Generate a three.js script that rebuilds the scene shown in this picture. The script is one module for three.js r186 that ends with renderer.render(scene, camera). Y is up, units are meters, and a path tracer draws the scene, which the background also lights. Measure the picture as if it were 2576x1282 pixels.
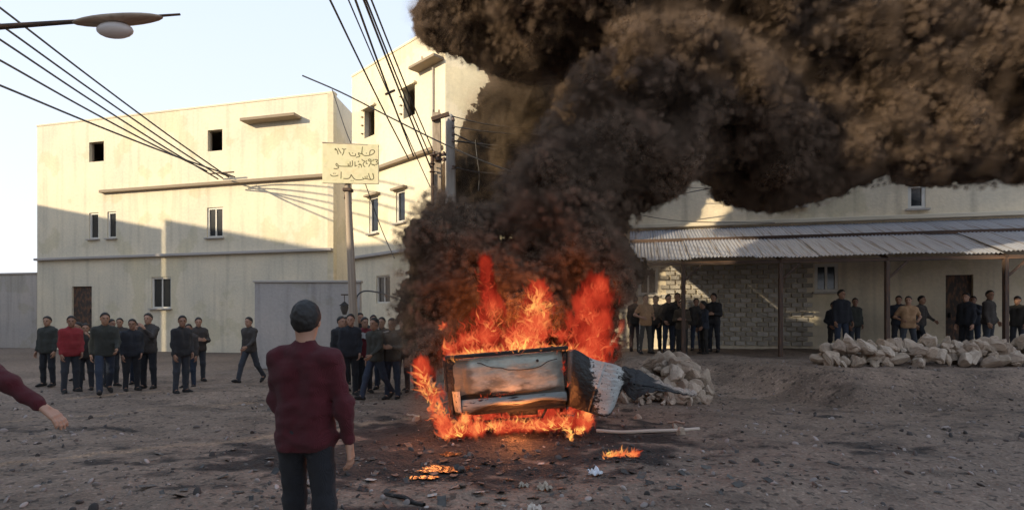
import * as THREE from 'three';
import { ImprovedNoise } from 'three/addons/math/ImprovedNoise.js';
import { mergeGeometries } from 'three/addons/utils/BufferGeometryUtils.js';
import { RoundedBoxGeometry } from 'three/addons/geometries/RoundedBoxGeometry.js';

// ---------- camera, sky, sun, exposure ----------
const FOCAL = 1375, MID_X = 1288, HORIZON = 800, EYE = 1.7;          // one frame is 2576 x 1282 units
const scene = new THREE.Scene();
const camera = new THREE.PerspectiveCamera(2 * Math.atan(641 / FOCAL) * 180 / Math.PI, 2576 / 1282, 0.1, 600);
camera.position.set(0, EYE, 0);
camera.setViewOffset(2576, 1282, 0, -159, 2576, 1282);               // a level lens shifted upwards
const SUN = new THREE.Vector3(-0.78, 0.29, 0.555).normalize();
{
  const W = 256, H = 128, data = new Float32Array(W * H * 4);
  for (let j = 0; j < H; j++) {
    const el = Math.max(0, ((j + 0.5) / H - 0.5) * 2), t = Math.pow(el, 0.6);
    for (let i = 0; i < W; i++) {
      const o = (j * W + i) * 4;
      data[o] = 0.84 - 0.50 * t; data[o + 1] = 0.86 - 0.37 * t; data[o + 2] = 0.90 - 0.17 * t; data[o + 3] = 1;
    }
  }
  const sky = new THREE.DataTexture(data, W, H, THREE.RGBAFormat, THREE.FloatType);
  sky.mapping = THREE.EquirectangularReflectionMapping; sky.magFilter = THREE.LinearFilter; sky.needsUpdate = true;
  scene.background = sky; scene.environment = sky;
}
const sun = new THREE.DirectionalLight(new THREE.Color(1, 0.84, 0.57), 4.2);
sun.name = 'sun'; sun.position.copy(SUN).multiplyScalar(80); sun.castShadow = true; sun.shadow.radius = 1.2;
Object.assign(sun.shadow.camera, { left: -60, right: 60, top: 50, bottom: -50, near: 1, far: 200 });
sun.shadow.mapSize.set(4096, 4096);
scene.add(sun, sun.target);
const renderer = new THREE.WebGLRenderer({ antialias: true });
renderer.shadowMap.enabled = true;
renderer.toneMapping = THREE.LinearToneMapping;
renderer.toneMappingExposure = 1.4;

// ---------- helpers ----------
const V = (x, y, z) => new THREE.Vector3(x, y, z);
const P = (px, py, d) => V((px - MID_X) / FOCAL * d, EYE + (HORIZON - py) / FOCAL * d, -d);
const PX = (px, d) => (px - MID_X) / FOCAL * d;
const clamp = THREE.MathUtils.clamp, lerp = THREE.MathUtils.lerp;
const step = (a, b, x) => { const t = clamp((x - a) / (b - a), 0, 1); return t * t * (3 - 2 * t); };
let seed = 4711;
const R = () => { seed = (seed + 0x6d2b79f5) | 0; let t = Math.imul(seed ^ (seed >>> 15), 1 | seed); t = (t + Math.imul(t ^ (t >>> 7), 61 | t)) ^ t; return ((t ^ (t >>> 14)) >>> 0) / 4294967296; };
const rr = (a, b) => a + (b - a) * R();
const gauss = () => (R() + R() + R() + R() - 2) * 0.87;
const NZ = new ImprovedNoise();
const noise = (x, y, z) => NZ.noise(x, y, z);
const fbm = (x, y, z, o = 4) => { let a = 1, f = 1, v = 0; for (let i = 0; i < o; i++) { v += a * NZ.noise(x * f + i * 7.3, y * f + i * 3.1, z * f); a *= 0.5; f *= 2.03; } return v; };
const rgb = (r, g, b) => new THREE.Color().setRGB(r, g, b);
const taken = new Map();
const numbered = (n) => { const k = taken.get(n) ?? 0; taken.set(n, k + 1); return k ? n + '_' + String(k).padStart(3, '0') : n; };
function tag(o, label, category, group, kind) { o.userData.label = label; if (category) o.userData.category = category; if (group) o.userData.group = group; if (kind) o.userData.kind = kind; return o; }
function shady(o) { o.castShadow = true; o.receiveShadow = true; return o; }
function obj(name, geos, mat, parent) {
  const list = [].concat(geos);
  const g = list.length > 1 ? mergeGeometries(list.map((x) => { x = x.index ? x.toNonIndexed() : x; for (const k of Object.keys(x.attributes)) if (!['position', 'normal', 'uv'].includes(k)) x.deleteAttribute(k); return x; })) : list[0];
  const m = shady(new THREE.Mesh(g, mat));
  m.name = parent ? name : numbered(name);
  (parent ?? scene).add(m);
  return m;
}
function thing(name, label, category, pos = V(0, 0, 0), turn = 0, group) {
  const o = new THREE.Group(); o.name = numbered(name); o.position.copy(pos); o.rotation.y = turn; scene.add(o);
  return tag(o, label, category, group);
}
function structure(name, geos, mat) { const m = obj(name, geos, mat); m.userData.kind = 'structure'; return m; }
const box = (w, h, d, x = 0, y = 0, z = 0) => new THREE.BoxGeometry(w, h, d).translate(x, y, z);
const rbox = (w, h, d, x = 0, y = 0, z = 0, r = 0.01) => new RoundedBoxGeometry(w, h, d, 2, r).translate(x, y, z);
function bar(a, b, r, r2 = r, n = 8) {
  const d = b.clone().sub(a), g = new THREE.CylinderGeometry(r2, r, d.length(), n, 1);
  g.applyQuaternion(new THREE.Quaternion().setFromUnitVectors(V(0, 1, 0), d.normalize()));
  const c = a.clone().add(b).multiplyScalar(0.5); return g.translate(c.x, c.y, c.z);
}
function beam(a, b, w, h) {                                          // a square bar, its height along y
  const d = b.clone().sub(a), L = d.length(), g = new THREE.BoxGeometry(L, h, w);
  const x = d.normalize(), z = V(0, 1, 0).cross(x).negate().normalize(); const y = z.clone().cross(x);
  g.applyMatrix4(new THREE.Matrix4().makeBasis(x, y, z)); const c = a.clone().add(b).multiplyScalar(0.5); return g.translate(c.x, c.y, c.z);
}
const tube = (pts, r, seg = 24, n = 6) => new THREE.TubeGeometry(new THREE.CatmullRomCurve3(pts), seg, r, n);
// a bent plate with thickness; f(u, v) gives its middle
function sheet(f, nu, nv, th) {
  const pos = [], uv = [], idx = [], e = 1e-3, N = (nu + 1) * (nv + 1), nor = [];
  for (let j = 0; j <= nv; j++) for (let i = 0; i <= nu; i++) {
    const u = i / nu, v = j / nv, p = f(u, v);
    const n = f(Math.min(u + e, 1), v).sub(f(Math.max(u - e, 0), v)).cross(f(u, Math.min(v + e, 1)).sub(f(u, Math.max(v - e, 0)))).normalize();
    pos.push([p, n]); nor.push(n); uv.push(u, v);
  }
  const P0 = [], N0 = [];
  for (const s of [1, -1]) for (const [p, n] of pos) { P0.push(p.x + n.x * th / 2 * s, p.y + n.y * th / 2 * s, p.z + n.z * th / 2 * s); N0.push(n.x * s, n.y * s, n.z * s); }
  const at = (i, j) => j * (nu + 1) + i;
  for (let j = 0; j < nv; j++) for (let i = 0; i < nu; i++) {
    const a = at(i, j), b = at(i + 1, j), c = at(i + 1, j + 1), d = at(i, j + 1);
    idx.push(a, b, c, a, c, d, a + N, c + N, b + N, a + N, d + N, c + N);
  }
  const rim = (a, b) => idx.push(a, a + N, b + N, a, b + N, b);
  for (let i = 0; i < nu; i++) { rim(at(i, 0), at(i + 1, 0)); rim(at(i + 1, nv), at(i, nv)); }
  for (let j = 0; j < nv; j++) { rim(at(nu, j), at(nu, j + 1)); rim(at(0, j + 1), at(0, j)); }
  const g = new THREE.BufferGeometry();
  g.setAttribute('position', new THREE.Float32BufferAttribute(P0, 3)); g.setAttribute('normal', new THREE.Float32BufferAttribute(N0, 3));
  g.setAttribute('uv', new THREE.Float32BufferAttribute([...uv, ...uv], 2)); g.setIndex(idx); return g;
}
// surface of a distance field (surface nets)
function net(sdf, lo, hi, cell) {
  const n = [0, 1, 2].map((k) => Math.ceil((hi[k] - lo[k]) / cell) + 2), [nx, ny, nz] = n, val = new Float32Array(nx * ny * nz), id = new Int32Array(nx * ny * nz).fill(-1);
  const I = (i, j, k) => i + nx * (j + ny * k);
  for (let k = 0; k < nz; k++) for (let j = 0; j < ny; j++) for (let i = 0; i < nx; i++) val[I(i, j, k)] = sdf(lo[0] + i * cell, lo[1] + j * cell, lo[2] + k * cell);
  const pos = [], idx = [];
  for (let k = 0; k < nz - 1; k++) for (let j = 0; j < ny - 1; j++) for (let i = 0; i < nx - 1; i++) {
    let c = 0, sx = 0, sy = 0, sz = 0, mask = 0;
    const v = [];
    for (let q = 0; q < 8; q++) { const w = val[I(i + (q & 1), j + ((q >> 1) & 1), k + (q >> 2))]; v.push(w); if (w < 0) mask |= 1 << q; }
    if (mask === 0 || mask === 255) continue;
    for (let a = 0; a < 8; a++) for (let ax = 0; ax < 3; ax++) { const b = a | (1 << ax); if (a === b || (v[a] < 0) === (v[b] < 0)) continue; const t = v[a] / (v[a] - v[b]); sx += (a & 1) + (ax === 0 ? t : 0); sy += ((a >> 1) & 1) + (ax === 1 ? t : 0); sz += (a >> 2) + (ax === 2 ? t : 0); c++; }
    id[I(i, j, k)] = pos.length / 3; pos.push(lo[0] + (i + sx / c) * cell, lo[1] + (j + sy / c) * cell, lo[2] + (k + sz / c) * cell);
  }
  const quad = (a, b, c, d, flip) => { if (a < 0 || b < 0 || c < 0 || d < 0) return; if (flip) idx.push(a, c, b, a, d, c); else idx.push(a, b, c, a, c, d); };
  for (let k = 1; k < nz - 1; k++) for (let j = 1; j < ny - 1; j++) for (let i = 1; i < nx - 1; i++) {
    const s = val[I(i, j, k)] < 0;
    if (s !== val[I(i + 1, j, k)] < 0) quad(id[I(i, j - 1, k - 1)], id[I(i, j, k - 1)], id[I(i, j, k)], id[I(i, j - 1, k)], !s);
    if (s !== val[I(i, j + 1, k)] < 0) quad(id[I(i - 1, j, k - 1)], id[I(i - 1, j, k)], id[I(i, j, k)], id[I(i, j, k - 1)], !s);
    if (s !== val[I(i, j, k + 1)] < 0) quad(id[I(i - 1, j - 1, k)], id[I(i, j - 1, k)], id[I(i, j, k)], id[I(i - 1, j, k)], !s);
  }
  const g = new THREE.BufferGeometry();
  g.setAttribute('position', new THREE.Float32BufferAttribute(pos, 3)); g.setIndex(idx);
  const uv = []; for (let i = 0; i < pos.length; i += 3) uv.push(pos[i] + pos[i + 2] * 0.7, pos[i + 1]);
  g.setAttribute('uv', new THREE.Float32BufferAttribute(uv, 2)); g.computeVertexNormals(); return g;
}
const toS = (x) => Math.round(255 * (x <= 0.0031308 ? 12.92 * x : 1.055 * Math.pow(clamp(x, 0, 1), 1 / 2.4) - 0.055));
function tex(w, h, f, srgb = true, repeat) {
  const d = new Uint8Array(w * h * 4);
  for (let j = 0; j < h; j++) for (let i = 0; i < w; i++) { const c = f((i + 0.5) / w, (j + 0.5) / h), o = (j * w + i) * 4; if (srgb) { d[o] = toS(c[0]); d[o + 1] = toS(c[1]); d[o + 2] = toS(c[2]); } else { const b = clamp(Math.round(c * 255), 0, 255); d[o] = d[o + 1] = d[o + 2] = b; } d[o + 3] = 255; }
  const t = new THREE.DataTexture(d, w, h); t.magFilter = THREE.LinearFilter; t.minFilter = THREE.LinearMipmapLinearFilter; t.generateMipmaps = true;
  t.wrapS = t.wrapT = THREE.MirroredRepeatWrapping; if (srgb) t.colorSpace = THREE.SRGBColorSpace; if (repeat) t.repeat.set(...repeat); t.needsUpdate = true; return t;
}
const std = (o) => new THREE.MeshPhysicalMaterial({ roughness: 0.9, ...o });

// ---------- materials ----------
const stuccoBump = tex(512, 512, (u, v) => 0.5 + 0.22 * fbm(u * 40, v * 40, 3, 4) + 0.25 * fbm(u * 6, v * 6, 9, 3), false, [0.3, 0.3]);
function stucco(r, g, b, k, dirt = 0.35) {                           // plaster with rain streaks, patches and blotches
  const t = tex(1024, 1024, (u, v) => {
    const p = fbm(u * 4 + k, v * 4, k, 5), s = Math.max(0, fbm(u * 26 + k, v * 1.6, k + 5, 4)), f = fbm(u * 70, v * 70, k + 2, 3), q = step(0.18, 0.3, fbm(u * 3.1, v * 3.1, k + 17, 6));
    const m = (1 + 0.14 * p + 0.07 * f - dirt * 0.3 * s) * (1 - 0.09 * q);
    return [r * m, g * m * (1 - 0.03 * p), b * m * (1 - 0.07 * p - 0.06 * q)];
  }, true, [0.125, 0.125]);
  return std({ map: t, bumpMap: stuccoBump, bumpScale: 0.012, roughness: 0.95 });
}
const M = {};
M.cream = stucco(0.72, 0.63, 0.47, 1, 0.6);
M.creamPale = stucco(0.68, 0.6, 0.46, 21, 0.6);
M.creamRight = stucco(0.69, 0.59, 0.44, 41, 0.9);
M.grayWall = stucco(0.44, 0.40, 0.37, 61, 0.8);
M.slab = std({ color: rgb(0.27, 0.21, 0.15), bumpMap: stuccoBump, bumpScale: 0.01 });
M.frameWhite = std({ color: rgb(0.66, 0.62, 0.55), roughness: 0.6 });
M.glass = std({ color: rgb(0.02, 0.022, 0.025), roughness: 0.12, metalness: 0.1 });
M.dark = std({ color: rgb(0.018, 0.016, 0.015) });
const rustTex = tex(512, 512, (u, v) => { const n = fbm(u * 9, v * 9, 4, 5), a = step(-0.2, 0.5, n); return [lerp(0.06, 0.16, a), lerp(0.045, 0.085, a), lerp(0.04, 0.05, a)]; });
M.steel = std({ map: rustTex, roughness: 0.75, metalness: 0.3 });
M.wire = std({ color: rgb(0.05, 0.047, 0.05), roughness: 0.6 });
const poleTex = tex(512, 512, (u, v) => { const n = fbm(u * 30, v * 3, 8, 4), m = 1 + 0.3 * n; return [0.36 * m, 0.285 * m, 0.22 * m]; });
M.pole = std({ map: poleTex, bumpMap: stuccoBump, bumpScale: 0.006 });
const concTex = tex(512, 512, (u, v) => { const m = 1 + 0.22 * fbm(u * 9, v * 5, 2, 5); return [0.43 * m, 0.39 * m, 0.35 * m]; });
M.concrete = std({ map: concTex, bumpMap: stuccoBump, bumpScale: 0.006 });
M.insulator = std({ color: rgb(0.13, 0.075, 0.05), roughness: 0.3 });

// ---------- ground ----------
const bank = (x, z) => { const e = 2.0 * step(4.6, 7, x); return 0.65 * step(12.0 - e, 14.2 - 1.2 * e, -z) * step(1.7, 3.4, x); };
const groundY = (x, z) => {
  const near = 1 - step(16, 40, Math.hypot(x, z));
  const ruts = 0.03 * Math.sin(z * 2.1 + 0.35 * x + fbm(x * 0.3, 0, z * 0.3, 2) * 3) * step(0, 0.4, fbm(x * 0.25 + 4, 2, z * 0.25, 2) + 0.2);
  return bank(x, z) + near * (0.055 * fbm(x * 0.7, 1.7, z * 0.7, 3) + 0.022 * fbm(x * 3.1, 5.2, z * 3.1, 4) + ruts - 0.02);
};
const soot = (x, z) => {                                             // burnt oil and ash on the dirt round the car
  const car = Math.exp(-Math.pow((x + 0.1) / 2.3, 2) - Math.pow((z + 7.9) / 1.7, 2)), streak = Math.exp(-Math.pow((x + 1.5) / 2.5, 2) - Math.pow((z + 6.35 - 0.12 * x) / 0.75, 2));
  const low = Math.exp(-Math.pow((x + 1.7) / 1.1, 2) - Math.pow((z + 5.05 + 0.18 * x) / 0.24, 2)), spot = Math.exp(-Math.pow((x - 1.35) / 0.75, 2) - Math.pow((z + 6.75) / 0.4, 2));
  const fine = 0.5 * fbm(x * 1.6, 3, z * 2.6, 6), far = 0.34 * step(0.2, 0.5, fbm(x * 0.55 + 9, 6, z * 0.9, 5)) * (1 - step(9, 13, -z));
  return step(0.2, 0.5, Math.max(1.15 * car, 1.1 * streak, 0.95 * low, spot, far) + fine - 0.04);
};
{
  const lines = (dense, far) => { const a = []; for (let x = dense[0]; x <= dense[1]; x += dense[2]) a.push(x); let s = dense[2]; let hi = a[a.length - 1], lo = a[0]; while (hi < far || lo > -far) { s *= 1.22; hi += s; lo -= s; a.push(hi); a.unshift(lo); } return a; };
  const xs = lines([-7, 8, 0.05], 160), zs = lines([-13.5, -2.6, 0.05], 190), pos = [], col = [], uv = [], idx = [];
  for (const z of zs) for (const x of xs) {
    const grit = 0.012 * noise(x * 9, 2, z * 9) + 0.008 * noise(x * 21, 7, z * 21);
    pos.push(x, groundY(x, z) + (Math.abs(x) < 9 && z > -14 ? grit : 0), z);
    const s = soot(x, z), p = 1 + 0.16 * fbm(x * 0.5, 0, z * 0.7, 4), w = step(0.12, 0.34, fbm(x * 0.9 + 3, 8, z * 1.7, 5)), pale = step(10.4, 11.6, -z) * (1 - step(14, 22, -z)) * step(-0.1, 0.3, 0.3 + fbm(x * 0.4, 4, z * 0.6, 3));
    const c = p * (1 - 0.28 * w) * (1 + 0.25 * pale);
    col.push(c * lerp(1, 0.13, s), c * lerp(1, 0.125, s), c * lerp(1, 0.135, s)); uv.push(x, z);
  }
  const nx = xs.length;
  for (let j = 0; j < zs.length - 1; j++) for (let i = 0; i < nx - 1; i++) { const a = j * nx + i; idx.push(a, a + nx, a + 1, a + 1, a + nx, a + nx + 1); }
  const g = new THREE.BufferGeometry();
  g.setAttribute('position', new THREE.Float32BufferAttribute(pos, 3)); g.setAttribute('color', new THREE.Float32BufferAttribute(col, 3)); g.setAttribute('uv', new THREE.Float32BufferAttribute(uv, 2)); g.setIndex(idx); g.computeVertexNormals();
  const dirt = tex(1024, 1024, (u, v) => {
    const n = fbm(u * 12, v * 12, 1, 5), f = fbm(u * 90, v * 90, 4, 3), peb = step(0.32, 0.44, fbm(u * 60, v * 60, 11, 2)), dk = step(0.3, 0.5, fbm(u * 34, v * 44, 21, 3));
    const m = (1 + 0.18 * n + 0.22 * f) * (1 + 0.4 * peb) * (1 - 0.6 * dk);
    return [0.165 * m, 0.118 * m, 0.088 * m];
  }, true, [0.28, 0.28]);
  const dirtBump = tex(1024, 1024, (u, v) => 0.5 + 0.2 * fbm(u * 20, v * 20, 1, 5) + 0.25 * fbm(u * 90, v * 90, 4, 3), false, [0.28, 0.28]);
  structure('dirt_ground', g, std({ map: dirt, bumpMap: dirtBump, bumpScale: 0.045, vertexColors: true, roughness: 0.96 }));
}

// ---------- buildings ----------
// one wall from A to B (left to right as seen from outside), with openings [x0, x1, y0, y1]; returns its frame
function wallFrame(A, B) { const x = B.clone().sub(A).setY(0).normalize(), z = x.clone().cross(V(0, 1, 0)); return { m: new THREE.Matrix4().makeBasis(x, V(0, 1, 0), z).setPosition(A.x, 0, A.z), L: Math.hypot(B.x - A.x, B.z - A.z) }; }
function wallGeo(L, h, holes = [], th = 0.28, y0 = 0) {
  const s = new THREE.Shape([[0, y0], [L, y0], [L, h], [0, h]].map((p) => new THREE.Vector2(...p)));
  for (const [a, b, c, d] of holes) s.holes.push(new THREE.Path([[a, c], [a, d], [b, d], [b, c]].map((p) => new THREE.Vector2(...p))));
  return new THREE.ExtrudeGeometry(s, { depth: th, bevelEnabled: false }).translate(0, 0, -th);
}
function put(name, geo, mat, parent, frame, label) { const o = obj(name, geo, mat, parent); o.applyMatrix4(frame.m); if (label) o.userData.label = label; return o; }
function windowPart(parent, fr, [a, b, c, d], { frame = M.frameWhite, t = 0.07, mull = true, sill = true, set = 0.1, pane = true } = {}) {
  const w = put('window', [box(b - a, t, 0.08, (a + b) / 2, d - t / 2, -set), box(b - a, t, 0.08, (a + b) / 2, c + t / 2, -set), box(t, d - c - 2 * t, 0.08, a + t / 2, (c + d) / 2, -set), box(t, d - c - 2 * t, 0.08, b - t / 2, (c + d) / 2, -set)].concat(mull ? [box(t * 0.7, d - c - 2 * t, 0.06, (a + b) / 2, (c + d) / 2, -set)] : []), frame, parent, fr);
  if (pane) for (const [p, q] of mull ? [[a + t, (a + b) / 2 - t * 0.35], [(a + b) / 2 + t * 0.35, b - t]] : [[a + t, b - t]]) obj('pane', box(q - p, d - c - 2 * t, 0.012, (p + q) / 2, (c + d) / 2, -set - 0.02), M.glass, w);
  if (sill) obj('sill', box(b - a + 0.16, 0.06, 0.16, (a + b) / 2, c - 0.03, 0.05), M.concrete, w);
  return w;
}
function shell(b, corners, h, mat, skip = [], roof = M.grayWall) {   // the walls not in skip, and a flat roof with a parapet
  const n = corners.length;
  for (let i = 0; i < n; i++) if (!skip.includes(i)) { const fr = wallFrame(corners[i], corners[(i + 1) % n]); put('wall', wallGeo(fr.L - 0.002, h), mat, b, fr); }
  const s = new THREE.Shape(corners.map((p) => new THREE.Vector2(p.x, -p.z)));
  const g = new THREE.ExtrudeGeometry(s, { depth: 0.2, bevelEnabled: false }).rotateX(-Math.PI / 2).translate(0, h - 0.75, 0);
  const c = corners.reduce((a, p) => a.add(p), V(0, 0, 0)).multiplyScalar(1 / n); g.translate(-c.x, 0, -c.z).scale(0.985, 1, 0.985).translate(c.x, 0, c.z);
  obj('roof', g, roof, b);
}
{ // corner building behind the fire
  const A = V(PX(1120, 19), 0, -19), B = V(PX(885, 23.4), 0, -23.4), C = V(PX(1395, 19.5), 0, -19.5), D = V(C.x - 3.6, 0, -31), b = thing('corner_building', 'three storey cream corner building with dark upper windows, half hidden by smoke', 'building');
  const h = 12, f1 = wallFrame(B, A), f2 = wallFrame(A, C), L = f1.L, s = (t) => L * (1 - t);      // t runs from the near corner
  const up = [[s(0.775) - 0.42, s(0.775) + 0.36, 9.15, 10.3], [s(0.335) - 0.4, s(0.335) + 0.34, 9.25, 10.35]], low = [[s(0.73) - 0.34, s(0.73) + 0.34, 5.15, 6.65], [s(0.43) - 0.3, s(0.43) + 0.3, 5.35, 6.6]], door = [s(0.62) - 0.5, s(0.62) + 0.5, 2.3, 3.4];
  put('wall', wallGeo(L, h, [...up, ...low, door]), M.cream, b, f1);
  const w2 = [f2.L * 0.285, f2.L * 0.285 + 0.42, 10.35, 10.85], w3 = [f2.L * 0.3, f2.L * 0.3 + 0.9, 5.3, 6.6];
  put('wall', wallGeo(f2.L, h, [w2, w3]), M.cream, b, f2);
  shell(b, [B, A, C, D], h, M.cream, [0, 1]);
  for (const q of up) { windowPart(b, f1, q, { frame: M.slab, t: 0.035, mull: false, sill: false, set: 0.24, pane: false }); for (const k of [0.2, 0.5, 0.8]) put('shutter_hook', box(0.1, 0.03, 0.08, q[0] - 0.12, lerp(q[2], q[3], k), 0.04), M.slab, b, f1); put('lintel', box(q[1] - q[0] + 0.24, 0.07, 0.14, (q[0] + q[1]) / 2, q[3] + 0.05, 0.05), M.cream, b, f1); }
  for (const q of low) { windowPart(b, f1, q, { t: 0.09, mull: false }); put('lintel', box(q[1] - q[0] + 0.3, 0.08, 0.2, (q[0] + q[1]) / 2, q[3] + 0.05, 0.08), M.slab, b, f1); }
  windowPart(b, f1, door, { t: 0.06, sill: false }); windowPart(b, f2, w2, { frame: M.cream, t: 0.06, mull: false, sill: false, pane: false }); windowPart(b, f2, w3);
  put('floor_ledge', rbox(L * 0.98, 0.13, 0.22, L * 0.49, 7.68, 0.09, 0.02), M.slab, b, f1, 'thin dark ledge running along the upper floor');
  put('floor_ledge', rbox(f2.L, 0.12, 0.2, f2.L / 2, 7.65, 0.08, 0.02), M.slab, b, f2);
  put('floor_ledge', rbox(L, 0.12, 0.2, L / 2, 4.25, 0.08, 0.02), M.grayWall, b, f1);
  put('roof_ledge', rbox(1.5, 0.1, 0.5, s(0.13), 10.75, 0.2, 0.02), M.slab, b, f1, 'short dark ledge below the roof edge');
  put('drain_pipe', bar(V(s(0.1), 7.8, 0.05), V(s(0.1), 10.6, 0.05), 0.035), M.concrete, b, f1);
  put('roof_pin', bar(V(s(0.2), 10.8, 0.06), V(s(0.2), 11.2, 0.06), 0.02), M.steel, b, f1);
  put('parapet_cap', rbox(L + 0.05, 0.1, 0.34, L / 2, h + 0.05, -0.14, 0.02), M.cream, b, f1); put('parapet_cap', rbox(f2.L + 0.05, 0.1, 0.34, f2.L / 2, h + 0.05, -0.14, 0.02), M.cream, b, f2);
}
{ // long building on the left
  const A = V(PX(92, 30), 0, -30), B = V(PX(838, 25.5), 0, -25.5), b = thing('long_building', 'long cream building with two small dark windows under a smoke puff', 'building');
  const f = wallFrame(A, B), L = f.L, h = 12.2, at = (px) => { let best = 0, e = 1e9; for (let k = 0; k <= 400; k++) { const p = A.clone().lerp(B, k / 400), x = MID_X + FOCAL * p.x / -p.z; if (Math.abs(x - px) < e) { e = Math.abs(x - px); best = k / 400; } } return best * L; };
  const q1 = [at(222), at(260), 10.0, 11.05], q2 = [at(522), at(558), 10.0, 11.05], q3 = [at(222), at(246), 5.9, 7.3], q4 = [at(268), at(292), 5.9, 7.3], q5 = [at(520), at(560), 5.7, 7.2], q6 = [at(380), at(430), 2.2, 3.8], q7 = [at(180), at(230), 1.0, 3.4];
  put('wall', wallGeo(L, h, [q1, q2, q3, q4, q5, q6, q7]), M.creamPale, b, f);
  for (const q of [q1, q2]) windowPart(b, f, q, { frame: M.slab, t: 0.04, mull: false, sill: false, set: 0.2, pane: false });
  for (const q of [q3, q4, q5, q6]) windowPart(b, f, q, { t: 0.09, mull: q === q5 || q === q6 });
  { const dr = put('door', box(q7[1] - q7[0], 2.4, 0.05, (q7[0] + q7[1]) / 2, 2.2, -0.12), M.steel, b, f); obj('handle', box(0.04, 0.2, 0.05, q7[1] - 0.15, 2.1, -0.07), M.dark, dr); }
  shell(b, [A, B, V(B.x + 0.6, 0, -36), V(A.x + 1.5, 0, -41)], h, M.creamPale, [0]);
  put('floor_ledge', rbox(L * 0.74, 0.15, 0.24, L * 0.62, 8.35, 0.1, 0.02), M.slab, b, f, 'thin ledge running along the upper floor');
  put('floor_ledge', rbox(L, 0.13, 0.22, L / 2, 4.9, 0.09, 0.02), M.grayWall, b, f); put('roof_ledge', rbox(3.0, 0.14, 0.6, at(690), 11.2, 0.25, 0.02), M.slab, b, f);
  put('parapet_cap', rbox(L + 0.05, 0.1, 0.34, L / 2, h + 0.05, -0.14, 0.02), M.creamPale, b, f);
  put('wall_bracket', [beam(V(at(575), 8.7, 0.02), V(at(575), 8.7, 0.5), 0.06, 0.06), beam(V(at(575) - 0.7, 8.74, 0.45), V(at(575) + 0.7, 8.74, 0.45), 0.06, 0.06)], M.steel, b, f);
}
{ // low far house in the gap between the two
  const A = V(PX(800, 42), 0, -42), B = V(PX(930, 40), 0, -40), b = thing('far_house', 'low grey house far off in the gap behind the leaning pole', 'house'), f = wallFrame(A, B), h = 7.3, q = [[0.7, 1.5, 4.6, 5.8], [2.2, 3.0, 4.6, 5.8], [1.0, 2.2, 1.4, 3.2]];
  put('wall', wallGeo(f.L, h, q), M.grayWall, b, f); for (const k of q) windowPart(b, f, k); shell(b, [A, B, V(B.x, 0, -46), V(A.x, 0, -48)], h, M.grayWall, [0]);
}
// house with the tin awning, right
const RW_A = V(PX(1470, 20.2), 0, -20.2), RW_B = V(PX(2680, 17), 0, -17), RWF = wallFrame(RW_A, RW_B);
const alongR = (px) => { let best = 0, e = 1e9; for (let k = 0; k <= 2000; k++) { const p = RW_A.clone().lerp(RW_B, k / 2000), x = MID_X + FOCAL * p.x / -p.z; if (Math.abs(x - px) < e) { e = Math.abs(x - px); best = k / 2000; } } return best * RWF.L; };
const yAt = (py, d) => EYE + (HORIZON - py) / FOCAL * d;
{
  const b = thing('awning_house', 'sunlit cream house with a white framed window above a tin awning', 'house'), h = 9.6, f = RWF, L = f.L;
  const q1 = [alongR(1608), alongR(1641), yAt(505, 19.8), yAt(436, 19.8)], q2 = [alongR(1606), alongR(1656), yAt(742, 19.7), yAt(672, 19.7)], q3 = [alongR(2285), alongR(2330), yAt(530, 18.2), yAt(470, 18.2)], q4 = [alongR(2050), alongR(2110), yAt(735, 18.7), yAt(665, 18.7)], q5 = [alongR(1985), alongR(2025), yAt(520, 18.8), yAt(455, 18.8)], q6 = [alongR(2380), alongR(2450), 0.7, 3.1];
  put('wall', wallGeo(L, h, [q1, q2, q3, q4, q5, q6]), M.creamRight, b, f);
  for (const q of [q1, q2, q3, q4, q5]) windowPart(b, f, q, { t: 0.1, mull: q === q2 || q === q4, set: 0.06 });
  { const dr = put('door', box(q6[1] - q6[0], 2.4, 0.05, (q6[0] + q6[1]) / 2, 1.9, -0.12), M.steel, b, f); obj('handle', box(0.04, 0.16, 0.05, q6[0] + 0.15, 1.8, -0.07), M.dark, dr); }
  shell(b, [RW_A, RW_B, V(RW_B.x + 2, 0, -26), V(RW_A.x + 1, 0, -28)], h, M.creamRight, [0]);
  put('floor_ledge', rbox(L, 0.14, 0.2, L / 2, 5.0, 0.08, 0.02), M.creamRight, b, f);
  // stone blocks facing the ground floor beside the window
  const blockMats = [0, 1, 2, 3].map((k) => std({ color: rgb(0.50 - 0.05 * k, 0.46 - 0.05 * k, 0.41 - 0.05 * k), bumpMap: stuccoBump, bumpScale: 0.02 }));
  const bw = 0.36, bh = 0.165, gs = [0, 1, 2].map((k) => rbox(bw - 0.03 - 0.02 * k, bh - 0.025, 0.07, 0, 0, 0, 0.012)), x0 = alongR(1660);
  let n = 0;
  for (let r = 0; r < 17; r++) for (let c = 0; c < 22 && n < 298; c++) {
    const x = x0 + c * bw + (r % 2 ? bw / 2 : 0), y = 0.75 + r * bh;
    if (x > q4[0] - 0.25 || y + bh > 4.1) continue;
    const o = put('stone_block', gs[(R() * 3) | 0], blockMats[(R() * 4) | 0], b, f); o.translateX(x + 0.18 + rr(-0.01, 0.01)); o.translateY(y + 0.08); o.translateZ(0.03 + rr(0, 0.015)); n++;
  }
}
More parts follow.
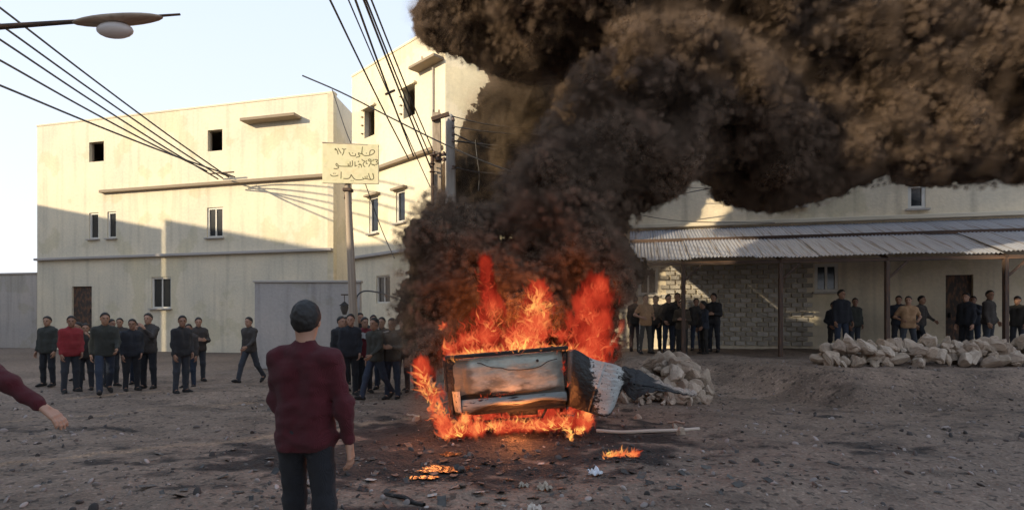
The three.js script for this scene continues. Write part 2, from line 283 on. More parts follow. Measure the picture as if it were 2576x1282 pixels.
{ // tin awning
  const t = thing('tin_awning', 'grey corrugated tin awning on dark posts sheltering the right crowd', 'awning');
  const tin = tex(256, 512, (u, v) => { const n = fbm(u * 6, v * 3, 3, 4), s = step(0.1, 0.5, fbm(u * 14, v * 2, 9, 4)); return [(0.36 + 0.05 * n) * (1 - 0.35 * s), (0.36 + 0.05 * n) * (1 - 0.45 * s), (0.39 + 0.05 * n) * (1 - 0.55 * s)]; });
  const mt = std({ map: tin, roughness: 0.5, metalness: 0.35 });
  const a0 = alongR(1585), a1 = RWF.L, wide = 0.86, n = Math.ceil((a1 - a0) / wide), wpt = (s, y, z) => V(s, y, z).applyMatrix4(RWF.m);
  for (let k = 0; k < n; k++) {
    const s0 = a0 + k * wide, jig = rr(-0.03, 0.03);
    obj('roof_sheet', sheet((u, v) => wpt(s0 + u * (wide + 0.04), lerp(4.85, 3.42, v) + 0.018 * Math.sin(u * 2 * Math.PI * 9) + jig * v + (k % 2) * 0.006, lerp(0.05, 3.75 + jig, v)), 54, 2, 0.003), mt, t);
  }
  for (const [v, z] of [[3.30, 3.6], [4.25, 1.7]]) obj('purlin', beam(wpt(a0, v, z), wpt(a1, v, z), 0.07, 0.1), M.steel, t);
  for (let k = 0; k < 5; k++) {
    const s = [alongR(1700) - 0.05, alongR(1895), alongR(2110), alongR(2345), alongR(2560)][k], foot = wpt(s, 0, 3.6);
    const post = obj('post', beam(V(foot.x, groundY(foot.x, foot.z) - 0.05, foot.z), V(foot.x, 3.25, foot.z + 0.0001), 0.1, 0.1), M.steel, t);
    obj('brace', beam(wpt(s, 2.75, 3.6), wpt(s + 0.5, 3.25, 3.6), 0.05, 0.05), M.steel, post);
    obj('rafter', beam(wpt(s, 3.3, 3.65), wpt(s, 4.72, 0.1), 0.06, 0.09), M.steel, t);
  }
}
{ // houses behind the viewer: their shadow lies over the street
  const u = V(0.579, 0, 0.815), s = V(-0.815, 0, 0.579), K = 18;
  const at = (p, k) => s.clone().multiplyScalar(k).addScaledVector(u, p), rows = [[-50, -33.1, 12.2], [-33, -15.3, 12.7], [-15.2, -12.4, 10.4], [-12.3, -8.6, 12.9], [-8.5, 38, 14.2]];
  for (let k = 0; k < 5; k++) {
    const [p0, p1, h] = rows[k], c = [at(p0, K), at(p1, K), at(p1, K + 9), at(p0, K + 9)], f = wallFrame(c[1], c[0]), holes = [];
    for (let r = 0; r < 2; r++) for (let i = 0; i < Math.floor((p1 - p0 - 2) / 4.1); i++) holes.push([2 + i * 4.1, 3.3 + i * 4.1, 1.2 + r * 3.8, 2.9 + r * 3.8]);
    c.reverse(); const b = thing('street_house', `plain flat roofed house across the street that shades it, number ${['one', 'two', 'three', 'four', 'five'][k]} of the row`, 'house', V(0, 0, 0), 0, 'houses shading the street');
    put('wall', wallGeo(f.L, h, holes), k % 2 ? M.grayWall : M.creamPale, b, f); for (const q of holes) windowPart(b, f, q, { mull: false });
    for (const [p, q] of [[c[3], c[0]], [c[0], c[1]], [c[1], c[2]]]) { const g = wallFrame(p, q); put('wall', wallGeo(g.L - 0.002, h), M.creamPale, b, g); }
    const sh = new THREE.Shape(c.map((p) => new THREE.Vector2(p.x, -p.z))); obj('roof', new THREE.ExtrudeGeometry(sh, { depth: 0.2, bevelEnabled: false }).rotateX(-Math.PI / 2).translate(0, h - 0.6, 0), M.grayWall, b);
  }
}

// ---------- poles, wires, sign, street lamp ----------
{
  const t = thing('sign_pole', 'leaning tapered pole carrying the cream lettered sign', 'pole'), foot = P(897, 965, 14); foot.y = groundY(foot.x, foot.z) - 0.1;
  obj('shaft', bar(foot, P(874, 462, 14), 0.13, 0.075, 14), M.pole, t); obj('clamp', rbox(0.22, 0.08, 0.22, P(875, 478, 14).x, P(875, 478, 14).y, -14, 0.01), M.steel, t);
  obj('bracket', [beam(P(862, 455, 13.97), P(888, 455, 13.97), 0.04, 0.04), bar(P(866, 500, 14), P(874, 462, 14), 0.02)], M.steel, t);
}
{ // lettered sign: the strokes follow the writing in the picture, in units of the zoomed picture
  const W = 1024, k = W / 1480, ox = 300, H = Math.round(1140 * k), cv = document.createElement('canvas'); cv.width = W; cv.height = H; const c = cv.getContext('2d');
  c.fillStyle = 'rgb(226,216,178)'; c.fillRect(0, 0, W, H);
  for (let i = 0; i < 260; i++) { c.fillStyle = `rgba(${150 + R() * 60},${140 + R() * 50},${90 + R() * 40},${0.03 + R() * 0.05})`; c.beginPath(); c.ellipse(R() * W, R() * H, 8 + R() * 70, 6 + R() * 40, R() * 3, 0, 7); c.fill(); }
  c.lineCap = 'round'; c.lineJoin = 'round'; c.strokeStyle = 'rgb(92,84,52)'; c.fillStyle = c.strokeStyle;
  const pt = (x, y) => [(x + ox) * k, (y - 120) * k];
  const ink = (w, ...p) => { c.lineWidth = w * k; c.beginPath(); p.forEach((q, i) => { const [x, y] = pt(...q); if (!i) c.moveTo(x, y); else if (i < p.length - 1) { const [x2, y2] = pt(...p[i + 1]); c.quadraticCurveTo(x, y, (x + x2) / 2, (y + y2) / 2); } else c.lineTo(x, y); }); c.stroke(); };
  const dot = (x, y, r = 15) => { const [a, b] = pt(x, y); c.beginPath(); c.arc(a, b, r * k, 0, 7); c.fill(); };
  // line one
  ink(24, [950, 440], [945, 330], [990, 280], [1060, 280], [1085, 330], [1050, 390], [965, 440], [880, 450], [810, 455], [760, 420], [745, 380]);
  ink(24, [755, 200], [745, 300], [735, 400]); dot(860, 380); ink(24, [735, 400], [700, 400], [640, 360], [660, 440], [690, 450], [670, 490], [590, 505]); ink(24, [570, 400], [580, 460], [520, 470], [440, 460], [400, 370]); dot(495, 385);
  ink(24, [315, 265], [265, 285], [220, 255]); ink(24, [265, 285], [265, 360], [220, 450]); ink(24, [110, 250], [150, 330], [190, 395]); ink(24, [110, 425], [95, 330], [65, 290], [40, 250], [20, 290], [60, 300]);
  // line two
  ink(26, [1085, 560], [1150, 555], [1165, 590], [1110, 625], [1165, 640], [1170, 690], [1110, 705]); ink(22, [1050, 560], [1030, 600]); ink(26, [1000, 690], [1030, 730], [1060, 700], [1075, 735]);
  ink(24, [985, 620], [930, 610], [910, 570], [950, 545], [990, 580], [985, 650], [925, 765]); ink(22, [870, 600], [835, 610], [860, 650], [850, 690], [890, 680]); ink(24, [740, 560], [760, 600], [800, 590], [810, 640]); dot(650, 625, 18); ink(24, [800, 650], [770, 680], [780, 740], [820, 775]);
  ink(22, [730, 790], [735, 730], [690, 690], [640, 720], [700, 720]); dot(660, 785, 16); ink(24, [560, 770], [555, 640]); ink(24, [610, 740], [570, 750], [560, 770]); ink(24, [485, 610], [500, 700], [480, 770], [430, 775]); ink(24, [430, 640], [430, 770], [380, 770], [375, 700]); ink(24, [430, 772], [300, 772], [180, 772], [120, 765], [85, 700], [55, 690], [50, 750], [120, 790], [130, 820], [60, 850], [0, 840]);
  // line three
  ink(26, [1030, 970], [1065, 1080], [1040, 1140], [980, 1150]); ink(24, [920, 970], [940, 1090], [990, 1150], [930, 1145], [880, 1130]); ink(22, [880, 1040], [880, 1130], [830, 1130], [825, 1060]); ink(22, [825, 1130], [775, 1130], [765, 1090]); ink(24, [790, 1140], [700, 1165], [600, 1165], [540, 1140], [490, 1070], [460, 1015]); dot(455, 1185, 14); dot(505, 1187, 14); ink(26, [455, 1010], [440, 1080], [390, 1130], [330, 1135], [260, 1130]); ink(24, [190, 945], [188, 1050], [185, 1125]); dot(188, 935, 10); ink(26, [105, 1040], [60, 1060], [0, 1070], [-60, 1060], [-90, 1020]); dot(-10, 985, 14); dot(30, 985, 14);
  const face = new THREE.CanvasTexture(cv); face.colorSpace = THREE.SRGBColorSpace;
  const d = 13.9, a = P(812, 462, d), b = P(952, 362, d), w = b.x - a.x, h = b.y - a.y, s = thing('lettered_sign', 'cream hand lettered sign board on the leaning pole', 'sign', V((a.x + b.x) / 2, (a.y + b.y) / 2, -d), 0.06);
  obj('board', rbox(w, h, 0.04, 0, 0, 0, 0.01), std({ color: rgb(0.66, 0.6, 0.42) }), s);
  obj('lettering', new THREE.PlaneGeometry(w - 0.02, h - 0.02).translate(0, 0, 0.0235), std({ map: face, roughness: 0.8 }), s);
  obj('top_rail', bar(V(-w / 2, h / 2 + 0.02, 0.01), V(w / 2 - 0.28, h / 2 - 0.02, 0.01), 0.018), M.pole, s);
}
{ // wall closing the street at the far left
  const w = thing('end_wall', 'low grey wall closing the street at the far left edge', 'wall'), f = wallFrame(P(-260, 900, 33).setY(0), P(91, 900, 31).setY(0));
  put('wall', wallGeo(f.L, 4.2, [], 0.25), M.grayWall, w, f); put('cap', rbox(f.L + 0.1, 0.1, 0.36, f.L / 2, 4.25, -0.12, 0.02), M.concrete, w, f);
}
{ // the two poles beside the fire
  const w = thing('timber_pole', 'pinkish square headed pole with cross arm, left of the pair', 'pole'), d = 15, f = P(1106, 940, d); f.y = groundY(f.x, f.z) - 0.1;
  obj('shaft', beam(f.clone(), P(1099, 285, d).add(V(0, 0, 0.0001)), 0.2, 0.2), M.pole, w);
  for (const k of [1090, 1104]) obj('pin', bar(P(k, 292, d), P(k, 276, d), 0.03, 0.02), M.insulator, w);
  obj('cross_arm', beam(P(1085, 300, d - 0.15), P(1130, 286, d - 0.15), 0.08, 0.1), M.steel, w);
  for (const [px, py] of [[1092, 385], [1104, 388], [1116, 386], [1100, 398], [1116, 400]]) obj('insulator', bar(P(px, py + 5, d - 0.18), P(px, py - 5, d - 0.18), 0.045, 0.03, 10), M.insulator, w);
  obj('lower_arm', [beam(P(1084, 391, d - 0.15), P(1122, 388, d - 0.15), 0.06, 0.07), beam(P(1092, 402, d - 0.15), P(1122, 400, d - 0.15), 0.06, 0.07)], M.steel, w);
  const c = thing('concrete_pole', 'round topped concrete pole, right of the pair', 'pole'), g = P(1140, 940, 15.4); g.y = groundY(g.x, g.z) - 0.1;
  obj('shaft', bar(g, P(1131, 298, 15.4), 0.2, 0.13, 16), M.concrete, c); obj('cap', new THREE.SphereGeometry(0.132, 16, 8, 0, 6.3, 0, 1.6).translate(...P(1131, 298, 15.4).toArray()), M.concrete, c);
  for (const py of [300, 318, 336, 352, 420]) obj('insulator', bar(P(1140, py + 4, 15.2), P(1140, py - 4, 15.2), 0.05, 0.035, 10), M.insulator, c);
  const s = thing('iron_pole', 'thin dark pipe standing beside the pair of poles', 'pole'), q = P(1092, 940, 14.7); q.y = groundY(q.x, q.z) - 0.1;
  obj('shaft', bar(q, P(1087, 388, 14.7), 0.05, 0.045), M.steel, s); for (const py of [391, 412, 432]) obj('ring', new THREE.TorusGeometry(0.06, 0.018, 6, 12).rotateX(Math.PI / 2).translate(...P(1087, py, 14.7).toArray()), M.steel, s);
}
{
  const line = (label, pts, r, group) => tag(obj('power_line', tube(pts.map((p) => P(...p)), r, 30, 5), M.wire), label, 'wire', group);
  const mid = (a, b, t, sag = 0) => [lerp(a[0], b[0], t), lerp(a[1], b[1], t) + sag, lerp(a[2], b[2], t)];
  const nth = ['first', 'second', 'third', 'fourth', 'fifth', 'sixth'];
  const G = 'overhead wires running down to the pair of poles', LB = 'dark overhead wire sloping down to the poles'; let nl = 0;
  for (const [a, b, r] of [[[830, 0, 8], [1028, 400, 14.5], 0.017], [[872, -10, 8], [1082, 470, 14.8], 0.012], [[890, -10, 8.3], [1040, 392, 14.5], 0.02], [[911, -10, 8.2], [1086, 428, 14.8], 0.02], [[917, -10, 8.6], [1080, 388, 14.9], 0.017], [[930, -10, 8.4], [1092, 386, 15], 0.016]])
    line(LB + `, ${nth[nl++]} from left along the top`, [mid(a, b, -0.25), mid(a, b, 0), mid(a, b, 0.35, 4), mid(a, b, 0.7, 5), b], r, G);
  line('thick dark cable crossing in front of the poles and cream wall', [[760, 190, 12.4], [855, 231, 12.5], [985, 297, 12.6], [1125, 366, 12.8], [1257, 421, 13], [1420, 470, 13.3]], 0.018);
  line('thin wire dropping behind the lettered sign', [[835, 225, 14.5], [870, 330, 14.5], [892, 385, 14.5], [925, 480, 14.4], [963, 585, 14.4], [992, 650, 14.4]], 0.013);
  const GR = 'wires fanning right from the concrete pole', LR = 'dark wire fanning right from the concrete pole'; nl = 0;
  for (const [a, b, s, r] of [[[1138, 292, 15.3], [1330, 322, 16], 6, 0.014], [[1140, 318, 15.3], [1400, 338, 16], 6, 0.014], [[1140, 335, 15.3], [1260, 380, 15.8], 4, 0.02], [[1140, 354, 15.3], [1560, 366, 17], 10, 0.025], [[1140, 420, 15.3], [1330, 430, 16], 9, 0.02]]) line(LR + `, ${nth[nl++]} from its top`, [a, mid(a, b, 0.3, s), mid(a, b, 0.65, s), b], r, GR);
  line('loose wire hanging down between the fanned wires', [[1196, 352, 15.5], [1200, 395, 15.5], [1206, 440, 15.5], [1203, 480, 15.5]], 0.016);
  tag(obj('wire_spacer', bar(P(970, 237, 11.3), P(992, 227, 11.5), 0.025), M.steel), 'short rod holding the overhead wires apart', 'spacer');
  const GL = 'wires slanting over the left building', LL = 'dark wire slanting across the upper left sky'; nl = 0;
  for (const [a, b] of [[[0, 20, 16], [575, 446, 26]], [[0, 62, 16], [560, 448, 26]], [[0, 100, 16], [548, 450, 26]], [[0, 152, 16], [520, 430, 26]], [[0, 215, 16], [590, 445, 26]]]) line(LL + `, ${nth[nl++]} from the top`, [mid(a, b, -0.3), a, mid(a, b, 0.4, 6), mid(a, b, 0.75, 6), b], 0.035, GL);
  const GW = 'wires along the sunlit right wall', LW = 'thin wire strung along the sunlit wall above the awning';
  line(LW + ', highest of three', [[1560, 452, 18.6], [1640, 464, 18.6], [1800, 474, 18.4], [2000, 470, 18]], 0.013, GW); line(LW + ', rising to the right', [[1560, 520, 18.6], [1640, 503, 18.4], [1722, 486, 18.1], [1900, 452, 17.6]], 0.018, GW); line(LW + ', lowest of three', [[1560, 530, 18.6], [1640, 546, 18.6], [1722, 556, 18.4], [1950, 560, 18]], 0.013, GW);
  line('looped cable hanging on the shaded wall behind the left crowd', [[896, 768, 18], [898, 745, 18], [912, 733, 18], [950, 735, 18], [1000, 752, 18]], 0.025);
}
{ // street lamp on a long arm, top left
  const t = thing('street_lamp', 'street lamp on a long thin arm against the sky', 'street lamp'), d = 9, f = P(-70, 760, d); f.y = -0.1;
  obj('post', bar(V(f.x, -0.1, -d), P(-70, 60, d), 0.1, 0.07, 12), M.concrete, t); obj('arm', bar(P(-72, 72, d), P(452, 36, d), 0.05, 0.018, 10), M.steel, t);
  const hd = obj('lamp_head', new THREE.SphereGeometry(1, 24, 12).scale(0.75, 0.07, 0.16).rotateZ(0.07).translate(...P(295, 50, d).toArray()), M.pole, t);
  obj('lamp_cover', new THREE.SphereGeometry(1, 20, 10).scale(0.3, 0.13, 0.13).translate(...P(288, 76, d).toArray()), std({ color: rgb(0.62, 0.56, 0.52), roughness: 0.3, transmission: 0.3, thickness: 0 }), hd);
}
{ // lantern on the white wall behind the pole
  const s = thing('wall_lantern', 'dark hanging lantern at the far left behind the crowd', 'lantern', P(866, 775, 17));
  obj('bracket', [beam(V(-0.1, 0.42, 0), V(0.32, 0.42, 0.0001), 0.04, 0.04), bar(V(0, 0.42, 0), V(0, 0.2, 0), 0.012)], M.steel, s);
  obj('hood', new THREE.ConeGeometry(0.17, 0.14, 10).translate(0, 0.15, 0), M.dark, s); obj('lantern_glass', new THREE.LatheGeometry([[0, -0.2], [0.06, -0.19], [0.13, 0], [0.12, 0.08]].map((p) => new THREE.Vector2(...p)), 12), std({ color: rgb(0.1, 0.09, 0.08), roughness: 0.3 }), s);
  const w = thing('yard_wall', 'pale low yard wall with concrete cap behind the left crowd', 'wall', V(0, 0, 0)); const f = wallFrame(P(640, 900, 18.5).setY(0), P(905, 900, 18.5).setY(0));
  put('wall', wallGeo(f.L, 2.9, [], 0.2), M.grayWall, w, f); put('cap', rbox(f.L + 0.1, 0.08, 0.3, f.L / 2, 2.94, -0.1, 0.02), M.concrete, w, f);
}

// ---------- people ----------
const smin = (a, b, k) => { const h = Math.max(k - Math.abs(a - b), 0) / k; return Math.min(a, b) - h * h * k * 0.25; };
const cap = (x, y, z, b) => {                                        // tapered capsule [ax, ay, az, bx, by, bz, ra, rb]
  const dx = b[3] - b[0], dy = b[4] - b[1], dz = b[5] - b[2], t = clamp(((x - b[0]) * dx + (y - b[1]) * dy + (z - b[2]) * dz) / (dx * dx + dy * dy + dz * dz + 1e-9), 0, 1);
  return Math.hypot(x - b[0] - t * dx, y - b[1] - t * dy, z - b[2] - t * dz) - (b[6] + (b[7] - b[6]) * t);
};
const field = (bones, k, grow = 0) => (x, y, z) => { let d = 1e3; for (const b of bones) d = smin(d, cap(x, y, z, b) - grow, k); return d; };
const ell = (x, y, z, cx, cy, cz, a, b, c) => (Math.hypot((x - cx) / a, (y - cy) / b, (z - cz) / c) - 1) * Math.min(a, b, c);
const bone = (a, b, ra, rb) => [a.x, a.y, a.z, b.x, b.y, b.z, ra, rb];
const around = (bones, m = 0.05) => { const lo = [1e3, 1e3, 1e3], hi = [-1e3, -1e3, -1e3]; for (const b of bones) for (let k = 0; k < 3; k++) { lo[k] = Math.min(lo[k], b[k] - b[6] - m, b[k + 3] - b[7] - m); hi[k] = Math.max(hi[k], b[k] + b[6] + m, b[k + 3] + b[7] + m); } return [lo, hi]; };
const turned = (v, ax, ang, c) => v.clone().sub(c).applyAxisAngle(ax, ang).add(c);
const X = V(1, 0, 0), Y = V(0, 1, 0), Z = V(0, 0, 1);
function figure(o) {                                                 // faces +z; its own left is +x
  const { lean = 0, side = 0, turn = 0, nod = 0, fat = 1, cell = 0.022, handCell = 0.0065, headCell = 0.008, short = false, hood = false, curl = 0.5 } = o, arms = o.arms ?? [{}, {}], legs = o.legs ?? [{}, {}];
  const hipC = V(0, 0.93, 0), up = (v) => turned(turned(v, X, lean, hipC), Z, side, hipC);
  const skin = [], top = [], pants = [], shoes = [], handSets = [];
  for (const s of [-1, 1]) {
    const L = legs[s < 0 ? 0 : 1], hip = V(0.092 * s, 0.9, 0), a = L.hip ?? 0, k = L.knee ?? 0.06, out = L.out ?? 0.05;
    const kd = V(Math.sin(out) * s, -Math.cos(a), Math.sin(a)).normalize(), knee = hip.clone().addScaledVector(kd, 0.42), b = a - k;
    const ad = V(Math.sin(out * 0.4) * s, -Math.cos(b), Math.sin(b)).normalize(), ankle = knee.clone().addScaledVector(ad, 0.40);
    skin.push(bone(hip, knee, 0.064, 0.046), bone(knee, ankle, 0.05, 0.036));
    pants.push(bone(hip, knee, 0.092 * fat, 0.068), bone(knee, ankle.clone().addScaledVector(ad, 0.015), 0.066, 0.057));
    const fd = V(Math.sin(0.18) * s, 0, 1).applyAxisAngle(X, -clamp(b, -0.7, 0.4) * 0.8).normalize(), sole = ankle.clone().add(V(0, -0.045, 0));
    skin.push(bone(ankle, sole.clone().addScaledVector(fd, 0.12), 0.033, 0.025));
    shoes.push(bone(sole.clone().addScaledVector(fd, -0.045), sole.clone().addScaledVector(fd, 0.09), 0.042, 0.042), bone(sole.clone().addScaledVector(fd, 0.09), sole.clone().addScaledVector(fd, 0.165).add(V(0, -0.008, 0)), 0.042, 0.033));
  }
  for (const s of [-1, 1]) {
    pants.push(bone(V(0.055 * s, 0.95, 0), V(0.06 * s, 1.03, 0), 0.112 * fat, 0.1 * fat)); skin.push(bone(V(0.05 * s, 0.97, 0), up(V(0.06 * s, 1.08, 0)), 0.07, 0.07));
    const body = [bone(V(0.07 * s, 0.9, 0), up(V(0.06 * s, 1.1, 0.005)), 0.127 * fat, 0.108 * fat), bone(up(V(0.06 * s, 1.1, 0.005)), up(V(0.085 * s, 1.33, 0)), 0.108 * fat, 0.115), bone(up(V(0.085 * s, 1.33, 0)), up(V(0.135 * s, 1.395, -0.01)), 0.098, 0.062), bone(up(V(0.04 * s, 1.465, -0.014)), up(V(0.165 * s, 1.4, -0.012)), 0.042, 0.052)];
    top.push(...body); skin.push(...body.map((b) => [...b.slice(0, 6), b[6] - 0.034, b[7] - 0.026]));
    const A = arms[s < 0 ? 0 : 1], a = A.up ?? 0.05, r = A.out ?? 0.12, e = A.bend ?? 0.25, inn = A.inn ?? 0.05;
    const sh = up(V(0.18 * s, 1.392, -0.01)), ud = V(Math.sin(r) * s, -Math.cos(a) * Math.cos(r), Math.sin(a) * Math.cos(r)).normalize(), el = sh.clone().addScaledVector(ud, 0.285);
    const r2 = r - inn, fd = V(Math.sin(r2) * s, -Math.cos(a + e) * Math.cos(r2), Math.sin(a + e) * Math.cos(r2)).normalize(), wr = el.clone().addScaledVector(fd, 0.25);
    skin.push(bone(sh, el, 0.05, 0.04), bone(el, wr, 0.041, 0.027));
    if (short) top.push(bone(sh, sh.clone().addScaledVector(ud, 0.17), 0.07, 0.066)); else top.push(bone(sh, el, 0.061, 0.053), bone(el, el.clone().addScaledVector(fd, 0.215), 0.052, 0.041));
    // the hand
    const f = fd, n = V(-s, 0, 0).addScaledVector(f, s * f.x).normalize(), th = n.clone().cross(f).multiplyScalar(s).normalize().multiplyScalar(s > 0 ? -1 : -1), h = [];
    if (th.z < 0 && a + e < 1.2) th.negate(); if (a + e >= 1.2 && th.y < 0) th.negate();
    const W = (x, y, z) => wr.clone().addScaledVector(f, x).addScaledVector(th, y).addScaledVector(n, z);
    h.push(bone(wr.clone().addScaledVector(f, -0.03), W(0.02, 0, 0), 0.025, 0.024));
    [[0.03, 0.95], [0.01, 1.05], [-0.01, 1], [-0.029, 0.8]].forEach(([y, len], q) => {
      let p = W(0.088, y, 0.002), ang = curl * (0.5 + 0.12 * q); h.push(bone(W(0.005, y * 0.5, 0), p, 0.017, 0.0125));
      for (const [l, ra, rb] of [[0.042, 0.0105, 0.0095], [0.027, 0.0095, 0.0088], [0.021, 0.0088, 0.0068]]) { const d = f.clone().multiplyScalar(Math.cos(ang)).addScaledVector(n, Math.sin(ang)).addScaledVector(th, y * 1.2), e2 = p.clone().addScaledVector(d.normalize(), l * len); h.push(bone(p, e2, ra, rb)); p = e2; ang += curl * 0.9; }
    });
    const t1 = W(0.052, 0.05, 0.014), t2 = W(0.082, 0.056, 0.022), t3 = W(0.104, 0.052, 0.03);
    h.push(bone(W(0.012, 0.016, 0.005), t1, 0.017, 0.0125), bone(t1, t2, 0.0115, 0.0105), bone(t2, t3, 0.0105, 0.0075)); handSets.push(h);
  }
  const neck = up(V(0, 1.46, -0.01)), headC = up(V(0, 1.625, 0.012)); skin.push(bone(neck, headC, 0.058, 0.05)); top.push(bone(neck.clone().add(V(0, -0.03, 0)), neck.clone().lerp(headC, 0.06), 0.076, 0.064));
  if (hood) top.push(bone(neck.clone().add(V(-0.06, 0.0, -0.07)), neck.clone().add(V(0.06, 0.0, -0.07)), 0.05, 0.05));
  const wr = (x, y, z, a) => a * (noise(x * 7, y * 13, z * 7) + 0.6 * noise(x * 17 + 3, y * 24, z * 17));
  const hemY = o.hem ?? 0.83;
  const fTop = field(top, 0.05), fPants = field(pants, 0.045), fSkin = field(skin, 0.04), fShoe = field(shoes, 0.03);
  const geo = {};
  const [l1, h1] = around(top); l1[1] = Math.max(l1[1], hemY - 0.04); geo.top = net((x, y, z) => Math.max(fTop(x, y, z) + wr(x, y, z, o.fold ?? 0.011), hemY + 0.012 * noise(x * 9, 1, z * 9) - y), l1, h1, cell);
  const [l2, h2] = around(pants); geo.trousers = net((x, y, z) => Math.max(fPants(x, y, z) + wr(x + 5, y * 0.9, z, 0.009), 0.06 - y, y - 1.0), l2, h2, cell);
  const [l3, h3] = around(shoes); geo.shoes = net((x, y, z) => Math.max(fShoe(x, y, z), 0.004 - y), l3, h3, Math.min(cell, 0.014));
  // head
  const q = new THREE.Quaternion().setFromAxisAngle(Y, turn).multiply(new THREE.Quaternion().setFromAxisAngle(X, nod + lean * 0.4));
  const skull = (x, y, z) => ell(x, y, z, 0, 0.03, -0.012, 0.076, 0.098, 0.096);
  const head = (x, y, z) => {
    let d = smin(skull(x, y, z), ell(x, y, z, 0, -0.055, 0.022, 0.055, 0.062, 0.066), 0.04);
    d = smin(d, cap(x, y, z, [0, 0.022, 0.086, 0, -0.018, 0.104, 0.009, 0.0145]), 0.014); d = smin(d, cap(x, y, z, [-0.036, 0.036, 0.078, 0.036, 0.036, 0.078, 0.011, 0.011]), 0.02);
    d = smin(d, cap(x, y, z, [-0.018, -0.052, 0.083, 0.018, -0.052, 0.083, 0.008, 0.008]), 0.01); d = smin(d, ell(x, y, z, 0, -0.1, 0.062, 0.024, 0.02, 0.02), 0.02);
    for (const s of [-1, 1]) { d = smin(d, ell(x, y, z, s * 0.079, 0.0, -0.012, 0.011, 0.03, 0.019), 0.01); d = Math.max(d, -(ell(x, y, z, s * 0.032, 0.013, 0.1, 0.014, 0.0085, 0.011))); }
    return smin(d, cap(x, y, z, [0, -0.06, -0.02, 0, -0.15, -0.025, 0.055, 0.056]), 0.03);
  };
  const place = (g) => { g.applyQuaternion(q); g.translate(headC.x, headC.y, headC.z); return g; };
  const hl = o.hairLow ?? 0;
  const gh = place(net(head, [-0.11, -0.18, -0.13], [0.11, 0.15, 0.14], headCell));
  geo.hair = place(net((x, y, z) => Math.max(skull(x, y, z) - 0.013 + 0.004 * noise(x * 34, y * 34, z * 34) + 0.002 * noise(x * 90, y * 60, z * 90), -(y - 0.052 + hl - 0.95 * Math.max(z - 0.02, -0.11))), [-0.12, -0.14, -0.14], [0.12, 0.17, 0.13], headCell));
  geo.eyes = [-1, 1].map((s) => place(new THREE.SphereGeometry(0.0085, 8, 6).translate(s * 0.032, 0.013, 0.0815)));
  const [l4, h4] = around(skin); const parts = [net(fSkin, l4, h4, cell), gh];
  for (const hs of handSets) { const [a, b] = around(hs, 0.02), ff = field(hs, 0.008); parts.push(net(ff, a, b, handCell)); }
  geo.body = mergeGeometries(parts); return geo;
}
const cloth = tex(256, 256, (u, v) => { const m = 0.92 + 0.12 * fbm(u * 8, v * 8, 3, 4) + 0.05 * Math.sin(u * 400) * Math.sin(v * 400); return [m, m, m]; }, true, [2, 2]);
const clothBump = tex(512, 512, (u, v) => 0.5 + 0.22 * fbm(u * 10, v * 5, 6, 4) + 0.2 * Math.sin(u * 560) * (0.6 + 0.4 * Math.sin(v * 420)), false, [2, 2]);
const fabrics = new Map(), fabric = (c) => { const k = c.join(); if (!fabrics.has(k)) fabrics.set(k, std({ color: rgb(...c), map: cloth, bumpMap: clothBump, bumpScale: 0.012, roughness: 0.95, sheen: 0.3, sheenColor: rgb(0.3, 0.3, 0.3), sheenRoughness: 0.6 })); return fabrics.get(k); };
const skins = [[0.30, 0.165, 0.105], [0.24, 0.125, 0.08], [0.36, 0.20, 0.135]].map((c) => std({ color: rgb(...c), roughness: 0.6 })), hairM = std({ color: rgb(0.012, 0.01, 0.009), roughness: 0.7 }), eyeM = std({ color: rgb(0.02, 0.015, 0.012), roughness: 0.2 });
function person(geo, label, { pos, turn = 0, tall = 1.75, top, pants, shoes = [0.02, 0.018, 0.017], skin = 0, group, shoe = true }) {
  const p = obj('person', geo.body, skins[skin]); p.position.copy(pos); p.rotation.y = turn; p.scale.setScalar(tall / 1.75); tag(p, label, 'person', group);
  obj('top', geo.top, fabric(top), p); obj('trousers', geo.trousers, fabric(pants), p); if (shoe) obj('shoes', geo.shoes, fabric(shoes), p); obj('hair', geo.hair, hairM, p); for (const e of geo.eyes) obj('eye', e, eyeM, p);
  return p;
}
const stand = (px, d) => V(PX(px, d), groundY(PX(px, d), -d), -d);
const POSES = [
  figure({ arms: [{ out: 0.1 }, { out: 0.14 }], turn: 0.3, hood: true }),
  figure({ arms: [{ up: 0.2, bend: 1.5, inn: 0.7, out: 0.2 }, { up: 0.25, bend: 1.4, inn: 0.75, out: 0.2 }], turn: -0.2, nod: 0.1, fat: 1.08 }),            // arms folded in front
  figure({ arms: [{ up: -0.2, bend: 0.4 }, { up: 0.35, bend: 0.6, inn: 0.3 }], legs: [{ hip: 0.42, knee: 0.15 }, { hip: -0.3, knee: 0.35 }], lean: 0.06 }),    // walking
  figure({ arms: [{ out: 0.25, bend: 0.9, inn: 0.5, up: -0.1 }, { up: 0.9, bend: 1.6, inn: 0.4 }], turn: 0.15, hood: true, fat: 1.05 }),                        // hand to the face
  figure({ arms: [{ out: 0.5, up: -0.3, bend: 1.5, inn: 0.9 }, { out: 0.5, up: -0.3, bend: 1.5, inn: 0.9 }], legs: [{ out: 0.14 }, { out: 0.14 }], short: true, turn: -0.4 }), // hands on hips
  figure({ arms: [{ up: 1.3, bend: 1.0, inn: 0.3, out: 0.1 }, { out: 0.12, bend: 0.5 }], nod: -0.05, turn: -0.1 }),                                            // filming with one hand
  figure({ arms: [{ out: 0.1 }, { out: 0.1, bend: 0.5, inn: 0.3 }], turn: -0.5, fat: 1.12, lean: 0.04 }),
];
